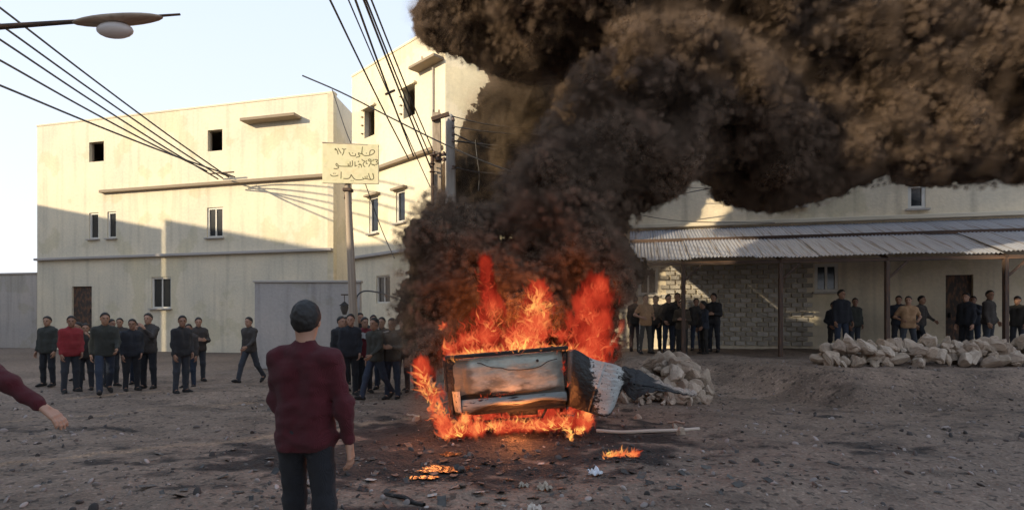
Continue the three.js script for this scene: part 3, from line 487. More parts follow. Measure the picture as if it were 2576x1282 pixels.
const darks = [[0.028, 0.027, 0.03], [0.04, 0.042, 0.036], [0.022, 0.024, 0.032], [0.05, 0.046, 0.042], [0.03, 0.035, 0.05], [0.06, 0.05, 0.045]], jeans = [[0.03, 0.042, 0.07], [0.02, 0.022, 0.028], [0.045, 0.05, 0.062], [0.03, 0.028, 0.026]];
{
  const G = 'bystanders left of the burning car';
  const list = [
    [945, 11.6, 2, 1.76, [0.045, 0.044, 0.035], 0, -0.5, 'person in dark olive jacket and jeans striding in front of left crowd'],
    [986, 11.8, 1, 1.74, [0.06, 0.056, 0.05], 0, -0.2, 'person in grey top and blue jeans half veiled by smoke'],
    [917, 12.5, 3, 1.72, [0.16, 0.02, 0.026], 1, 0.5, 'person in dark red jacket with white chest print'],
    [880, 12.1, 6, 1.8, [0.022, 0.024, 0.032], 1, 0.6, 'broad person in black jacket beside the red jacket'],
    [858, 12.8, 0, 1.74, [0.03, 0.03, 0.034], 1, 0.7, 'person in black partly behind the leaning pole'],
    [905, 14.6, 0, 1.88, [0.035, 0.034, 0.034], 1, 0.4, 'tallest head of the left crowd, dark jacket, behind the red jacket'],
    [939, 14.3, 3, 1.8, [0.03, 0.03, 0.03], 1, 0.2, 'person with dark hair looking over the olive jacket'],
    [960, 13.4, 5, 1.76, [0.04, 0.038, 0.036], 0, 0.0, 'person holding one hand up between olive and grey tops'],
    [868, 14.4, 6, 1.78, [0.05, 0.045, 0.04], 3, 0.5, 'person in brown grey coat behind the black jackets'],
    [1012, 12.6, 0, 1.7, [0.05, 0.045, 0.04], 1, -0.2, 'person almost lost in the smoke at the crowd edge'],
    [1034, 13.2, 6, 1.68, [0.07, 0.05, 0.045], 3, -0.3, 'last person of the left crowd inside the dark smoke'],
  ];
  for (const [px, d, k, tall, top, j, turn, label] of list) {
    const p = person(POSES[k], label, { pos: stand(px, d), tall, top, pants: jeans[j], skin: (R() * 3) | 0, turn, group: G });
    if (/red jacket with/.test(label)) obj('chest_print', sheet((u, v) => V(lerp(-0.1, 0.06, u), lerp(1.27, 1.4, v) + 0.012 * Math.sin(u * 9), 0.122 + 0.02 * (1 - Math.pow(u * 2 - 1, 2)) - 0.02 * v), 8, 6, 0.004), fabric([0.62, 0.6, 0.58]), p);
    if (/grey top/.test(label)) obj('shoulder_stripe', tube([V(-0.05, 1.475, 0.06), V(-0.12, 1.465, 0.05), V(-0.19, 1.44, 0.04)], 0.014, 10, 6), fabric([0.55, 0.53, 0.5]), p);
  }
  const L = ['standing', 'leaning', 'walking', 'with a raised hand', 'with hands on hips', 'filming', 'turned aside'];
  const spots = [[118, 13.8], [176, 12.6], [196, 14.9], [214, 13.3], [262, 12.2], [279, 13.6], [300, 15.3], [330, 12.9], [344, 14.4], [372, 13.5], [455, 12.4], [474, 13.7], [498, 15], [628, 14.6]];
  spots.forEach(([px, d], i) => {
    const red = i === 1, k = [0, 6, 1, 3, 2, 0, 5, 6, 1, 3, 6, 0, 1, 2][i];
    const say = red ? 'person in red top, only bright one of the far left crowd' : `person ${L[k]} in dark clothes, ${['first', 'second', 'third', 'fourth', 'fifth', 'sixth', 'seventh', 'eighth', 'ninth', 'tenth', 'eleventh', 'twelfth', 'thirteenth', 'fourteenth'][i]} from left of the far left crowd`;
    person(POSES[k], say, { pos: stand(px, d), tall: rr(1.58, 1.86), top: red ? [0.3, 0.03, 0.035] : darks[(R() * 6) | 0], pants: jeans[(R() * 4) | 0], skin: (R() * 3) | 0, turn: rr(-0.3, 1.5), group: 'far left crowd' });
  });
  const GR = 'bystanders under the tin awning';
  const right = [
    [1624, 16.6, 4, 1.78, [0.42, 0.24, 0.12], [0.07, 0.066, 0.06], 0.35, 'person in tan short sleeved shirt with hands on hips and striped trousers'],
    [1598, 17.4, 0, 1.76, [0.02, 0.019, 0.018], jeans[1], 2.6, 'person in black left of the tan shirt, back turned'],
    [1650, 17.3, 6, 1.78, [0.024, 0.023, 0.024], jeans[1], -0.4, 'person in black right behind the tan shirt'],
    [1682, 16.9, 3, 1.8, [0.03, 0.026, 0.024], [0.035, 0.045, 0.07], 0.2, 'person in dark brown beside the awning post'],
    [1704, 17.6, 5, 1.84, [0.022, 0.022, 0.022], jeans[1], 0.1, 'person in black holding one arm up behind the post'],
    [1716, 16.3, 1, 1.62, [0.075, 0.055, 0.035], jeans[3], -0.3, 'shorter person in brown top right of the awning post'],
  ];
  for (const [px, d, k, tall, top, pants, turn, label] of right) {
    const p = person(POSES[k], label, { pos: stand(px, d), tall, top, pants, turn, skin: (R() * 3) | 0, group: GR });
    if (/striped/.test(label)) for (const s of [-1, 1]) obj('trouser_stripe', tube([V(s * 0.195, 0.9, 0), V(s * 0.195, 0.7, 0.005), V(s * 0.2, 0.45, 0.005), V(s * 0.215, 0.12, 0)], 0.012, 12, 5), fabric([0.6, 0.57, 0.52]), p);
  }
  [[1752, 17.4, 0], [1771, 16.5, 6], [1796, 17.2, 1], [2098, 16.9, 3], [2118, 16.0, 0], [2150, 16.6, 6], [2262, 16.7, 1], [2286, 15.4, 4], [2316, 16.3, 2], [2432, 15.8, 0], [2450, 16.8, 3], [2488, 15.7, 6], [2561, 16.3, 5]].forEach(([px, d, k], i) => {
    const tan = k === 4; person(POSES[k], tan ? 'person in tan shirt with hands on hips at the far right' : `person ${L[k]} in dark clothes, ${['first', 'second', 'third', 'fourth', 'fifth', 'sixth', 'seventh', '', 'eighth', 'ninth', 'tenth', 'eleventh', 'twelfth'][i]} dark figure right of the rubble`, { pos: stand(px, d), tall: rr(1.58, 1.86), top: tan ? [0.4, 0.24, 0.13] : darks[(R() * 6) | 0], pants: jeans[(R() * 4) | 0], turn: rr(-1.5, 0.5), skin: (R() * 3) | 0, group: 'far right crowd' });
  });
}
{ // the two men in the foreground, seen from behind
  const near = { cell: 0.015, handCell: 0.004, headCell: 0.005, hairLow: 0.025, hem: 0.83, fold: 0.016 };
  const g1 = figure({ ...near, arms: [{ up: -0.02, out: 0.27, bend: 0.12, inn: 0.17 }, { up: 0.25, out: 0.12, bend: 0.5, inn: 0.2 }], legs: [{ hip: 0.05 }, { hip: 0.2, knee: 0.2 }], turn: 0.15, curl: 0.42 });
  const M1 = person(g1, 'person in dark red sweater seen from behind, hand hanging beside the car', { pos: V(PX(768, 3.6), groundY(PX(768, 3.6), -3.6), -3.6), turn: Math.PI - 0.1, tall: 1.84, top: [0.07, 0.006, 0.011], pants: [0.016, 0.017, 0.022], skin: 2, group: 'people in red in the foreground' });

  const g2 = figure({ ...near, arms: [{ up: 0.05, out: 0.95, bend: 0.1, inn: 0.05 }, { out: 0.1 }], curl: 0.35, turn: -0.2 });
  person(g2, 'person in dark red sweater at the left edge with one arm held out', { pos: V(PX(-150, 3.6), groundY(PX(-150, 3.6), -3.6), -3.6), turn: Math.PI, tall: 1.88, top: [0.07, 0.006, 0.011], pants: [0.016, 0.017, 0.022], skin: 2, group: 'people in red in the foreground' });
}

// ---------- burning car ----------
const charTex = tex(512, 512, (u, v) => { const n = fbm(u * 7, v * 7, 4, 5), a = step(0.1, 0.5, n), r = step(0.25, 0.5, fbm(u * 11, v * 11, 14, 4)); return [lerp(0.012, 0.05, a) + 0.03 * r, lerp(0.011, 0.046, a) + 0.014 * r, lerp(0.011, 0.044, a) + 0.006 * r]; });
const charBump = tex(512, 512, (u, v) => 0.5 + 0.3 * fbm(u * 14, v * 14, 5, 5), false);
M.char = std({ map: charTex, bumpMap: charBump, bumpScale: 0.012, roughness: 0.8 });
M.rubber = std({ color: rgb(0.012, 0.012, 0.012), bumpMap: charBump, bumpScale: 0.01, roughness: 0.9 });
M.ash = std({ color: rgb(0.17, 0.155, 0.14), bumpMap: charBump, bumpScale: 0.01, roughness: 0.85 });
// paint burnt to grey, soot where k(u, v) says so
const burnt = (w, h, grey, k) => tex(w, h, (u, v) => { const n = fbm(u * 5, v * 4, 2, 5), f = fbm(u * 30, v * 22, 7, 4), s = clamp(k(u, v, n, f), 0, 1), m = 1 + 0.22 * n + 0.12 * f; return [lerp(grey[0] * m, 0.011, s), lerp(grey[1] * m, 0.010, s), lerp(grey[2] * m, 0.010, s)]; });
const CAR = P(1280, 1100, 7.9); CAR.y = 0;
const car = thing('burning_car', 'burnt out grey car in flames with a torn side panel', 'car', CAR); car.rotation.z = 0.085;
const dent = (x, y, k) => 0.012 * noise(x * 3.1, y * 4.3, k) + 0.006 * noise(x * 8, y * 9, k + 4);
{
  const lidMap = burnt(1024, 512, [0.33, 0.325, 0.275], (u, v, n, f) => {
    const edge = Math.min(u, 1 - u) * 2.9, low = step(0.27, 0.10, v + 0.14 * n) , mid = step(0.20, 0.05, Math.hypot((u - 0.40) * 1.5, v - 0.36) + 0.05 * n + 0.03 * f), rim = step(0.16, 0.05, edge * 0.5 + 0.06 * n), tr = step(0.10, 0.02, (1 - u) + (1 - v) * 0.8 + 0.05 * n), tl = step(0.19, 0.12, u + 0.05 * n - 0.04 * (1 - v)), l2 = step(0.16, 0.06, Math.hypot((u - 0.13) * 1.0, (v - 0.18))) , dark = step(0.25, 0.55, fbm(u * 4 + 9, v * 3, 8, 5));
    return Math.max(0.98 * low * (0.75 + 0.25 * step(0.9, 0.4, u)), 0.55 * mid, 0.4 * rim, tr, 0.6 * tl, 0.5 * l2, 0.3 * dark);
  });
  const inset = (u, v) => { const x = Math.abs(u - 0.53) / 0.43, y = Math.abs(v - 0.5) / 0.42, r = Math.pow(Math.pow(x, 6) + Math.pow(y, 6), 1 / 6); return step(1.05, 0.93, r); };
  const lid = obj('trunk_lid', sheet((u, v) => { const x = lerp(-0.72, 0.865, u), y = lerp(0.575, 1.165, v); return V(x, y, 0.02 + 0.075 * (1 - Math.pow(u * 2 - 1, 4)) * (0.55 + 0.45 * Math.sin(v * 2.6)) + 0.03 * inset(u, v) + dent(x, y, 3) * 1.6 - 0.05 * step(0.75, 1, v)); }, 110, 50, 0.012), std({ map: lidMap, bumpMap: charBump, bumpScale: 0.006, roughness: 0.8, specularIntensity: 0.4 }), car);
  const lz = (x) => 0.13 + 0.012 * Math.sin(x * 5);
  obj('seam', tube([[-0.36, 1.1], [-0.3, 1.085], [-0.22, 1.04], [-0.12, 1.01], [-0.02, 1.0], [0.06, 0.97], [0.2, 0.955], [0.42, 0.955], [0.54, 0.98], [0.66, 1.04], [0.78, 1.06]].map(([x, y]) => V(x, y, lz(x) + 0.002)), 0.006, 60, 5), M.char, lid);
  obj('lock', new THREE.CylinderGeometry(0.02, 0.02, 0.03, 10).rotateX(1.57).translate(0.50, 1.06, 0.135), M.char, lid);
  obj('handle_recess', rbox(0.34, 0.05, 0.03, -0.02, 0.635, 0.1, 0.012), M.char, lid);
  obj('top_lip', rbox(1.78, 0.055, 0.14, 0.07, 1.2, 0.0, 0.02), M.char, car); obj('trim_strip', tube([V(-0.62, 1.155, 0.075), V(-0.3, 1.165, 0.085), V(0.3, 1.165, 0.09), V(0.72, 1.16, 0.08)], 0.009, 30, 6), M.ash, car);
  const bumpMap2 = burnt(512, 128, [0.2, 0.215, 0.205], (u, v, n, f) => Math.max(step(0.25, 0.6, n + 0.3 * f), step(0.16, 0.05, v + 0.1 * n), step(0.3, 0.12, Math.hypot((u - 0.2) * 1.3, v * 0.5) + 0.08 * n)));
  obj('bumper', sheet((u, v) => { const x = lerp(-0.63, 0.875, u), y0 = lerp(0.375, 0.46, u) + 0.05 * Math.sin(u * 3.1) - 0.02 * Math.sin(u * 14), y = lerp(y0, 0.575, v); return V(x, y, 0.05 + 0.11 * Math.sin(0.4 + v * 2.5) * (1 - 0.7 * Math.pow(u * 2 - 1, 6)) + dent(x, y, 8)); }, 60, 12, 0.02), std({ map: bumpMap2, bumpMap: charBump, bumpScale: 0.01, roughness: 0.65 }), car);
  const cornerMap = burnt(128, 256, [0.27, 0.28, 0.27], (u, v, n, f) => Math.max(step(0.25, 0.55, n), step(0.2, 0.06, u), step(0.14, 0.04, v)));
  obj('bumper_corner', sheet((u, v) => { const y = lerp(0.385, 0.71, v), x = lerp(-0.79, -0.64, u) + 0.04 * (1 - v) * (1 - u); return V(x, y, 0.1 - 0.16 * Math.pow(1 - u, 2) + dent(x, y, 12)); }, 16, 20, 0.02), std({ map: cornerMap, roughness: 0.65 }), car);
  obj('lamp_recess', [rbox(0.15, 0.46, 0.06, -0.76, 0.94, -0.02, 0.02), rbox(0.03, 0.46, 0.1, -0.84, 0.94, 0.0, 0.012), rbox(0.05, 0.04, 0.05, -0.76, 1.02, 0.02, 0.01), rbox(0.03, 0.1, 0.05, -0.73, 0.86, 0.02, 0.01)], M.char, car);
  obj('lamp_recess', [rbox(0.06, 0.5, 0.1, 0.9, 0.88, 0.0, 0.02)], M.char, car);
  // body sides with wheel arches, floor, crushed cabin
  for (const s of [-1, 1]) {
    const sh = new THREE.Shape(); sh.moveTo(0, 0.36); sh.lineTo(0.3, 0.34); sh.absarc(0.62, 0.34, 0.34, Math.PI, 0, true); sh.lineTo(2.7, 0.3); sh.absarc(3.02, 0.34, 0.34, Math.PI, 0, true); sh.lineTo(3.75, 0.36); sh.lineTo(3.75, 0.7); sh.lineTo(3.3, 0.88); sh.lineTo(2.6, 0.95); sh.lineTo(1.2, 0.98); sh.lineTo(0.3, 1.15); sh.lineTo(0, 1.14);
    obj('side_panel', new THREE.ExtrudeGeometry(sh, { depth: 0.04, bevelEnabled: true, bevelSize: 0.012, bevelThickness: 0.012, bevelSegments: 2 }).rotateY(Math.PI / 2).translate(s * 0.86 - 0.02 + 0.06, 0, 0), M.char, car);
  }
  obj('floor_pan', [rbox(1.66, 0.05, 3.7, 0.06, 0.36, -1.87, 0.02), rbox(1.66, 0.5, 0.05, 0.06, 0.62, -0.06, 0.02), rbox(1.6, 0.5, 0.06, 0.06, 0.62, -2.7, 0.02)], M.char, car);
  obj('bonnet', sheet((u, v) => V(lerp(-0.74, 0.86, u), lerp(0.92, 0.72, v) + 0.05 * Math.sin(u * 3.1) + 0.04 * noise(u * 5, v * 4, 3), lerp(-2.65, -3.7, v)), 24, 16, 0.01), M.char, car);
  for (const s of [-1, 1]) obj('seat_frame', [rbox(0.5, 0.14, 0.5, 0.06 + s * 0.38, 0.5, -2.0, 0.04), rbox(0.48, 0.5, 0.1, 0.06 + s * 0.38, 0.76, -1.72, 0.04)], M.char, car);
  obj('rear_axle', [bar(V(-0.7, 0.3, -0.62), V(0.82, 0.3, -0.62), 0.04, 0.04, 12), bar(V(0.45, 0.32, -0.2), V(0.0, 0.32, -0.25), 0.08, 0.08, 12), bar(V(-0.5, 0.22, -0.1), V(0.5, 0.2, -0.1), 0.018), bar(V(0.5, 0.2, -0.1), V(0.62, 0.4, -0.1), 0.018), bar(V(-0.5, 0.22, -0.1), V(-0.55, 0.4, -0.1), 0.018)], M.char, car);
  for (const z of [-0.62, -3.02]) for (const s of [-1, 1]) {
    const w = obj('wheel', new THREE.LatheGeometry([[0.16, -0.1], [0.26, -0.1], [0.3, -0.07], [0.305, 0], [0.3, 0.07], [0.26, 0.1], [0.16, 0.1]].map((p) => new THREE.Vector2(...p)), 32).rotateZ(Math.PI / 2).translate(0.06 + s * 0.74, 0.3 - s * 0.063, z), M.rubber, car);
    obj('rim', [new THREE.CylinderGeometry(0.165, 0.165, 0.15, 20).rotateZ(Math.PI / 2).translate(0.06 + s * 0.74, 0.3 - s * 0.063, z)], M.ash, w);
  }
  // torn side panel swung out to the right, then the long bent sheet behind it
  const L = (px, py, d) => P(px, py, d).sub(CAR).applyAxisAngle(Z, -0.085);
  const flapMap = burnt(1024, 512, [0.36, 0.375, 0.37], (u, v, n, f) => { const e = u + 0.16 * Math.max(0, v - 0.5) - 0.1 * Math.max(0, 0.45 - v) + 0.05 * n + 0.045 * f; return Math.max(step(0.59, 0.55, e), step(0.84, 0.87, u + 0.07 * n + 0.04 * f - 0.1 * (0.5 - v)), step(0.07, 0.03, v + 0.03 * f), 0.85 * step(0.4, 0.46, f * 0.8 + n * 0.3)) - 0.22 * step(0.08, 0.0, Math.abs(u - 0.12) - 0.04 * v) * step(0.25, 0.5, v); });
  const rowT = [L(1416, 884, 7.86), L(1446, 879, 7.8), L(1490, 902, 7.7), L(1556, 920, 7.55), L(1592, 946, 7.62)], rowB = [L(1424, 1018, 7.86), L(1440, 1024, 7.8), L(1478, 1036, 7.66), L(1530, 1046, 7.5), L(1560, 985, 7.62)];
  const ct = new THREE.CatmullRomCurve3(rowT), cb = new THREE.CatmullRomCurve3(rowB);
  const flap = obj('torn_panel', sheet((u, v) => { const p = cb.getPoint(u).lerp(ct.getPoint(u), v); p.z += 0.09 * Math.sin(v * 3.1) * Math.exp(-Math.pow((u - 0.3) / 0.2, 2)) + 0.015 * Math.sin(v * 3.1) + 0.012 * step(0.02, 0.0, Math.abs(u - 0.52 - 0.1 * v)) + 0.006 * noise(u * 7, v * 5, 1) - 0.1 * Math.exp(-Math.pow((u - 0.06) / 0.05, 2)); return p; }, 90, 50, 0.008), std({ map: flapMap, bumpMap: charBump, bumpScale: 0.012, roughness: 0.42, metalness: 0.15 }), car);
  flap.userData.label = 'black charred panel with a pale patch of peeling paint';
  const bT = new THREE.CatmullRomCurve3([L(1566, 920, 7.85), L(1604, 930, 7.8), L(1660, 958, 7.75), L(1715, 976, 7.7), L(1752, 984, 7.72)]), bB = new THREE.CatmullRomCurve3([L(1556, 962, 7.8), L(1592, 1004, 7.66), L(1640, 984, 7.55), L(1702, 988, 7.55), L(1748, 994, 7.6)]);
  const bm = burnt(512, 256, [0.33, 0.26, 0.21], (u, v, n, f) => Math.max(step(0.62, 0.42, u + 0.15 * n - 0.55 * (1 - v) * step(0.35, 0.6, u)), step(0.3, 0.5, f)));
  obj('bent_sheet', sheet((u, v) => { const p = bB.getPoint(u).lerp(bT.getPoint(u), v); p.z += 0.05 * (1 - Math.abs(v * 2 - 1)) ; p.y += 0.05 * (Math.abs(noise(u * 9, 3, 2)) - 0.2) * (v > 0.5 ? v : -(1 - v)) + 0.008 * fbm(u * 7, v * 3, 2, 3) - 0.03 * Math.sin(v * 3.1) * step(0.3, 0.7, u); p.x += 0.05 * noise(v * 7, 2, 5) * u; p.z += 0.012 * noise(u * 11, v * 5, 8); return p; }, 70, 16, 0.01), std({ map: bm, bumpMap: charBump, bumpScale: 0.015, roughness: 0.6 }), car).userData.label = 'long bent strip of torn metal reaching right';
}

// ---------- flames ----------
const flameMat = new THREE.MeshBasicMaterial({ vertexColors: true, transparent: true, side: THREE.DoubleSide });
const HEAT = [[0.07, 0.006, 0.003], [0.26, 0.018, 0.009], [0.47, 0.042, 0.018], [0.70, 0.125, 0.045], [0.95, 0.36, 0.095], [1.25, 0.82, 0.18]];
const heat = (t) => { t = clamp(t, 0, 1) * 5; const i = Math.min(4, t | 0), f = t - i; return [0, 1, 2].map((k) => lerp(HEAT[i][k], HEAT[i + 1][k], f)); };
class Fire {
  constructor() { this.p = []; this.c = []; this.i = []; }
  flake(c, r, hot, a) {                                               // a soft wisp, taller than wide
    const q = new THREE.Quaternion().setFromAxisAngle(Y, R() * 6.283).multiply(new THREE.Quaternion().setFromAxisAngle(X, rr(-0.5, 0.5))).multiply(new THREE.Quaternion().setFromAxisAngle(Z, rr(-0.6, 0.6))), o = this.p.length / 3, col = heat(hot), n = 7;
    this.p.push(c.x, c.y, c.z); this.c.push(...col, a);
    for (let k = 0; k < n; k++) { const t = k / n * 6.283 + R() * 0.5, m = rr(0.6, 1.3), v = V(Math.cos(t) * r * 0.6 * m, Math.sin(t) * r * 1.2 * m, 0).applyQuaternion(q).add(c); this.p.push(v.x, v.y, v.z); this.c.push(...heat(hot - 0.1), 0); this.i.push(o, o + 1 + k, o + 1 + (k + 1) % n); }
  }
  lick(c, dir, len, w, hot, a) {                                      // a curling filament
    const n = 12, ring = 4; let p = c.clone(), o = this.p.length / 3; const sd = V(R() * 9, R() * 9, R() * 9), wild = rr(0.9, 2.6);
    for (let k = 0; k <= n; k++) {
      const t = k / n, rad = w * Math.sin(Math.PI * Math.min(1, 0.1 + 0.9 * t)) * (0.6 + 0.8 * Math.abs(noise(t * 3 + sd.x, 1, 2))) + 0.0008, f = 6.5;
      const nx = noise(p.x * f + sd.x, p.y * f, p.z * f), nz = noise(p.x * f, p.y * f + sd.y, p.z * f + 5), ny = noise(p.x * f + 11, p.y * f + 3, p.z * f + sd.z);
      const d = dir.clone().multiplyScalar(0.7).add(V(nx * wild * 1.6, ny * wild, nz * wild)).normalize(), s1 = d.clone().cross(V(0.3, 0.1, 1)).normalize(), s2 = d.clone().cross(s1), col = heat(hot - 0.12 * t + 0.2 * noise(p.x * 11, p.y * 11, p.z * 11));
      for (let q = 0; q < ring; q++) { const b = q / ring * 6.283, v = p.clone().addScaledVector(s1, Math.cos(b) * rad).addScaledVector(s2, Math.sin(b) * rad); this.p.push(v.x, v.y, v.z); this.c.push(...col, a * (1 - t * t)); }
      if (k) for (let q = 0; q < ring; q++) { const a0 = o + (k - 1) * ring + q, b0 = o + (k - 1) * ring + (q + 1) % ring; this.i.push(a0, b0, b0 + ring, a0, b0 + ring, a0 + ring); }
      p.addScaledVector(d, len / n);
    }
  }
  build(name, label, group) {
    const g = new THREE.BufferGeometry(); g.setAttribute('position', new THREE.Float32BufferAttribute(this.p, 3)); g.setAttribute('color', new THREE.Float32BufferAttribute(this.c, 4)); g.setIndex(this.i); g.computeVertexNormals();
    const m = obj(name, g, flameMat); m.castShadow = false; return tag(m, label, 'flame', group);
  }
}
// spine: points [px, py, half width], all at distance d; hot: heat at root and tip
function flame(label, spine, d, { n = 900, licks = 260, hot = [0.62, 0.3], deep = 0.25, size = 0.085, a = 0.34, len = 0.24, w = 0.011, lickHot = 0.2, lickUp = 1, name = 'flame', group = 'flames of the burning car', dir = V(0, 1, 0) } = {}) {
  const f = new Fire(), cv = new THREE.CatmullRomCurve3(spine.map(([x, y, h]) => V(x, y, h))), k = d / FOCAL;
  const spot = (t, pinch = 1) => { const s = cv.getPoint(t), c = P(s.x, s.y, d); const g = gauss() * 0.62 * pinch; return [c.add(V(g * s.z * k, gauss() * 0.03, gauss() * deep)), Math.abs(g)]; };
  for (let i = 0; i < n; i++) { const t = R(), [c, off] = spot(t), h = lerp(hot[0], hot[1], t) - 0.22 * off + 0.34 * fbm(c.x * 4.4, c.y * 3.4, c.z * 3 + d, 4); if (fbm(c.x * 3.4 + 5, c.y * 2.6, c.z * 2, 3) < -0.1) continue; f.flake(c, size * rr(0.5, 1.3), h, a * rr(0.5, 1.2)); }
  for (let i = 0; i < licks; i++) { const t = Math.pow(R(), 1.25) * 0.88, [c, off] = spot(t, 0.72), h = lerp(hot[0], hot[1], t) + lickHot - 0.18 * off + 0.35 * fbm(c.x * 3, c.y * 2.4, c.z * 3 + d, 3); c.z += deep * 0.5; f.lick(c, dir, len * rr(0.4, 1.3) * lickUp, w * rr(0.6, 2.2), h, rr(0.1, 0.42)); }
  return f.build(name, label, group);
}
flame('tall thin red flame rising left above the trunk', [[1195, 895, 110], [1222, 830, 95], [1240, 775, 52], [1226, 715, 24], [1222, 655, 14]], 8.4, { n: 1900, licks: 170, hot: [0.42, 0.2], size: 0.11, lickHot: 0.2 });
flame('brightest middle flame with yellow tips above the trunk', [[1315, 892, 105], [1332, 845, 85], [1345, 795, 62], [1352, 755, 50], [1352, 718, 30]], 8.35, { n: 1900, licks: 360, hot: [0.56, 0.36], size: 0.1, lickHot: 0.27 });
flame('broad red flame at the right of the trunk', [[1478, 915, 88], [1486, 860, 90], [1486, 800, 80], [1490, 755, 66], [1502, 700, 34]], 8.6, { n: 3000, licks: 190, hot: [0.42, 0.3], size: 0.125, lickHot: 0.16, a: 0.42 });
flame('low orange fire line along the trunk lid', [[1135, 905, 30], [1200, 893, 30], [1290, 884, 30], [1400, 876, 26], [1500, 890, 34]], 8.2, { n: 1100, licks: 260, hot: [0.5, 0.54], size: 0.07, len: 0.16, lickHot: 0.24 });
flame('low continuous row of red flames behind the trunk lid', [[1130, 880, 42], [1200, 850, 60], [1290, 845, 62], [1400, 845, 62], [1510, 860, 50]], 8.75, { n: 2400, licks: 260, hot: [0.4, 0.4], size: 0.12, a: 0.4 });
flame('small flame licking alone left in the smoke', [[1108, 828, 14], [1116, 822, 10], [1120, 816, 8]], 8.6, { n: 40, licks: 8, hot: [0.45, 0.4], size: 0.05, len: 0.08 });
flame('orange flame streaming down the left side of the car', [[1130, 1100, 26], [1112, 1050, 36], [1090, 1000, 40], [1072, 955, 40], [1056, 905, 22]], 7.75, { n: 1700, licks: 260, hot: [0.56, 0.36], size: 0.075, deep: 0.14, a: 0.42, len: 0.2, dir: V(-0.45, 0.9, 0) });
flame('fire burning under the bumper along the ground', [[1130, 1085, 34], [1200, 1078, 38], [1290, 1072, 36], [1380, 1066, 38], [1475, 1060, 40]], 7.75, { n: 2000, licks: 520, hot: [0.46, 0.46], size: 0.08, deep: 0.2, a: 0.4, len: 0.17, w: 0.008, lickHot: 0.26 });
flame('red fire glowing in the axle space under the car', [[1180, 1050, 30], [1260, 1045, 34], [1340, 1040, 34], [1420, 1035, 34], [1480, 1040, 28]], 8.3, { n: 1300, licks: 260, hot: [0.3, 0.3], size: 0.1, deep: 0.2, len: 0.14 });
flame('burning right rear tyre ringed with yellow fire', [[1455, 1085, 28], [1470, 1065, 34], [1474, 1045, 30], [1474, 1025, 18]], 7.95, { n: 460, licks: 200, hot: [0.52, 0.5], size: 0.06, deep: 0.1, len: 0.14, lickHot: 0.28 });
flame('burning left rear tyre with yellow fire at its foot', [[1150, 1092, 26], [1165, 1070, 28], [1172, 1050, 24], [1176, 1035, 16]], 7.9, { n: 360, licks: 180, hot: [0.58, 0.5], size: 0.06, deep: 0.1, len: 0.13, lickHot: 0.26 });
flame('dripping flame hanging below the right bumper end', [[1436, 1104, 8], [1432, 1085, 9], [1428, 1060, 7]], 7.6, { n: 70, licks: 40, hot: [0.7, 0.55], size: 0.04, deep: 0.05, len: 0.1 });
flame('little red embers glowing along the trunk bottom', [[1205, 1002, 5], [1240, 996, 4], [1275, 990, 5], [1300, 984, 4]], 7.72, { n: 26, licks: 14, hot: [0.34, 0.3], size: 0.028, deep: 0.015, len: 0.05, w: 0.006 });
flame('flames along the edge of the torn panel', [[1428, 975, 5], [1420, 940, 5], [1416, 905, 4]], 7.74, { n: 20, licks: 14, hot: [0.4, 0.34], size: 0.028, deep: 0.02, len: 0.09, w: 0.006 });
const patchD = 1.7 * FOCAL / (1152 - 800);
flame('small separate fire burning on the dirt at right', [[1522, 1152, 6], [1545, 1148, 9], [1570, 1142, 14], [1590, 1143, 10], [1610, 1143, 6]], patchD, { n: 240, licks: 120, hot: [0.5, 0.5], size: 0.04, deep: 0.07, len: 0.1, w: 0.007, group: 'ground fires' });
for (const [px, py, d, i] of [[1225, 800, 8.5, 5], [1340, 800, 8.45, 6], [1485, 800, 8.7, 6], [1300, 1070, 7.6, 4], [1085, 1000, 7.65, 2.5]]) { const l = new THREE.PointLight(new THREE.Color(1, 0.3, 0.08), i); l.name = 'fire_light'; l.position.copy(P(px, py, d)); l.shadow.radius = 12; l.castShadow = true; scene.add(l); }

// ---------- rubble, torn metal, litter ----------
function stoneGeo(k) {
  const g = new THREE.IcosahedronGeometry(1, 2), p = g.attributes.position, cuts = []; for (let i = 0; i < 12; i++) cuts.push([V(rr(-1, 1), rr(-1, 1), rr(-1, 1)).normalize(), rr(0.5, 0.8)]);
  const sx = rr(0.9, 1.6), sy = rr(0.7, 1.0), sz = rr(0.8, 1.2);
  for (let i = 0; i < p.count; i++) { const v = V().fromBufferAttribute(p, i), n = v.clone(); for (const [c, d] of cuts) { const q = v.dot(c); if (q > d) v.addScaledVector(c, (d - q)); } v.multiplyScalar(1 + 0.05 * fbm(n.x * 2 + k, n.y * 2, n.z * 2, 3)); p.setXYZ(i, v.x * sx, v.y * sy, v.z * sz); }
  g.computeVertexNormals(); return g;
}
const stoneTex = tex(256, 256, (u, v) => { const m = 1 + 0.25 * fbm(u * 6, v * 6, 3, 5) + 0.1 * fbm(u * 40, v * 40, 5, 2); return [m * 0.8, m * 0.8, m * 0.8]; });
const stoneMats = [[0.5, 0.39, 0.3], [0.43, 0.34, 0.26], [0.55, 0.45, 0.36], [0.38, 0.29, 0.22]].map((c) => std({ color: rgb(...c), map: stoneTex, bumpMap: charBump, bumpScale: 0.03, roughness: 0.95 })), stones = [0, 1, 2, 3, 4, 5].map(stoneGeo);
function heap(name, label, spots) {
  const t = thing(name, label, 'rubble');
  for (const [x, y, z, r] of spots) { const s = obj('stone', stones[(R() * 6) | 0], stoneMats[(R() * 4) | 0], t); s.position.set(x, y, z); s.scale.setScalar(r); s.rotation.set(R() * 6, R() * 6, R() * 6); }
}
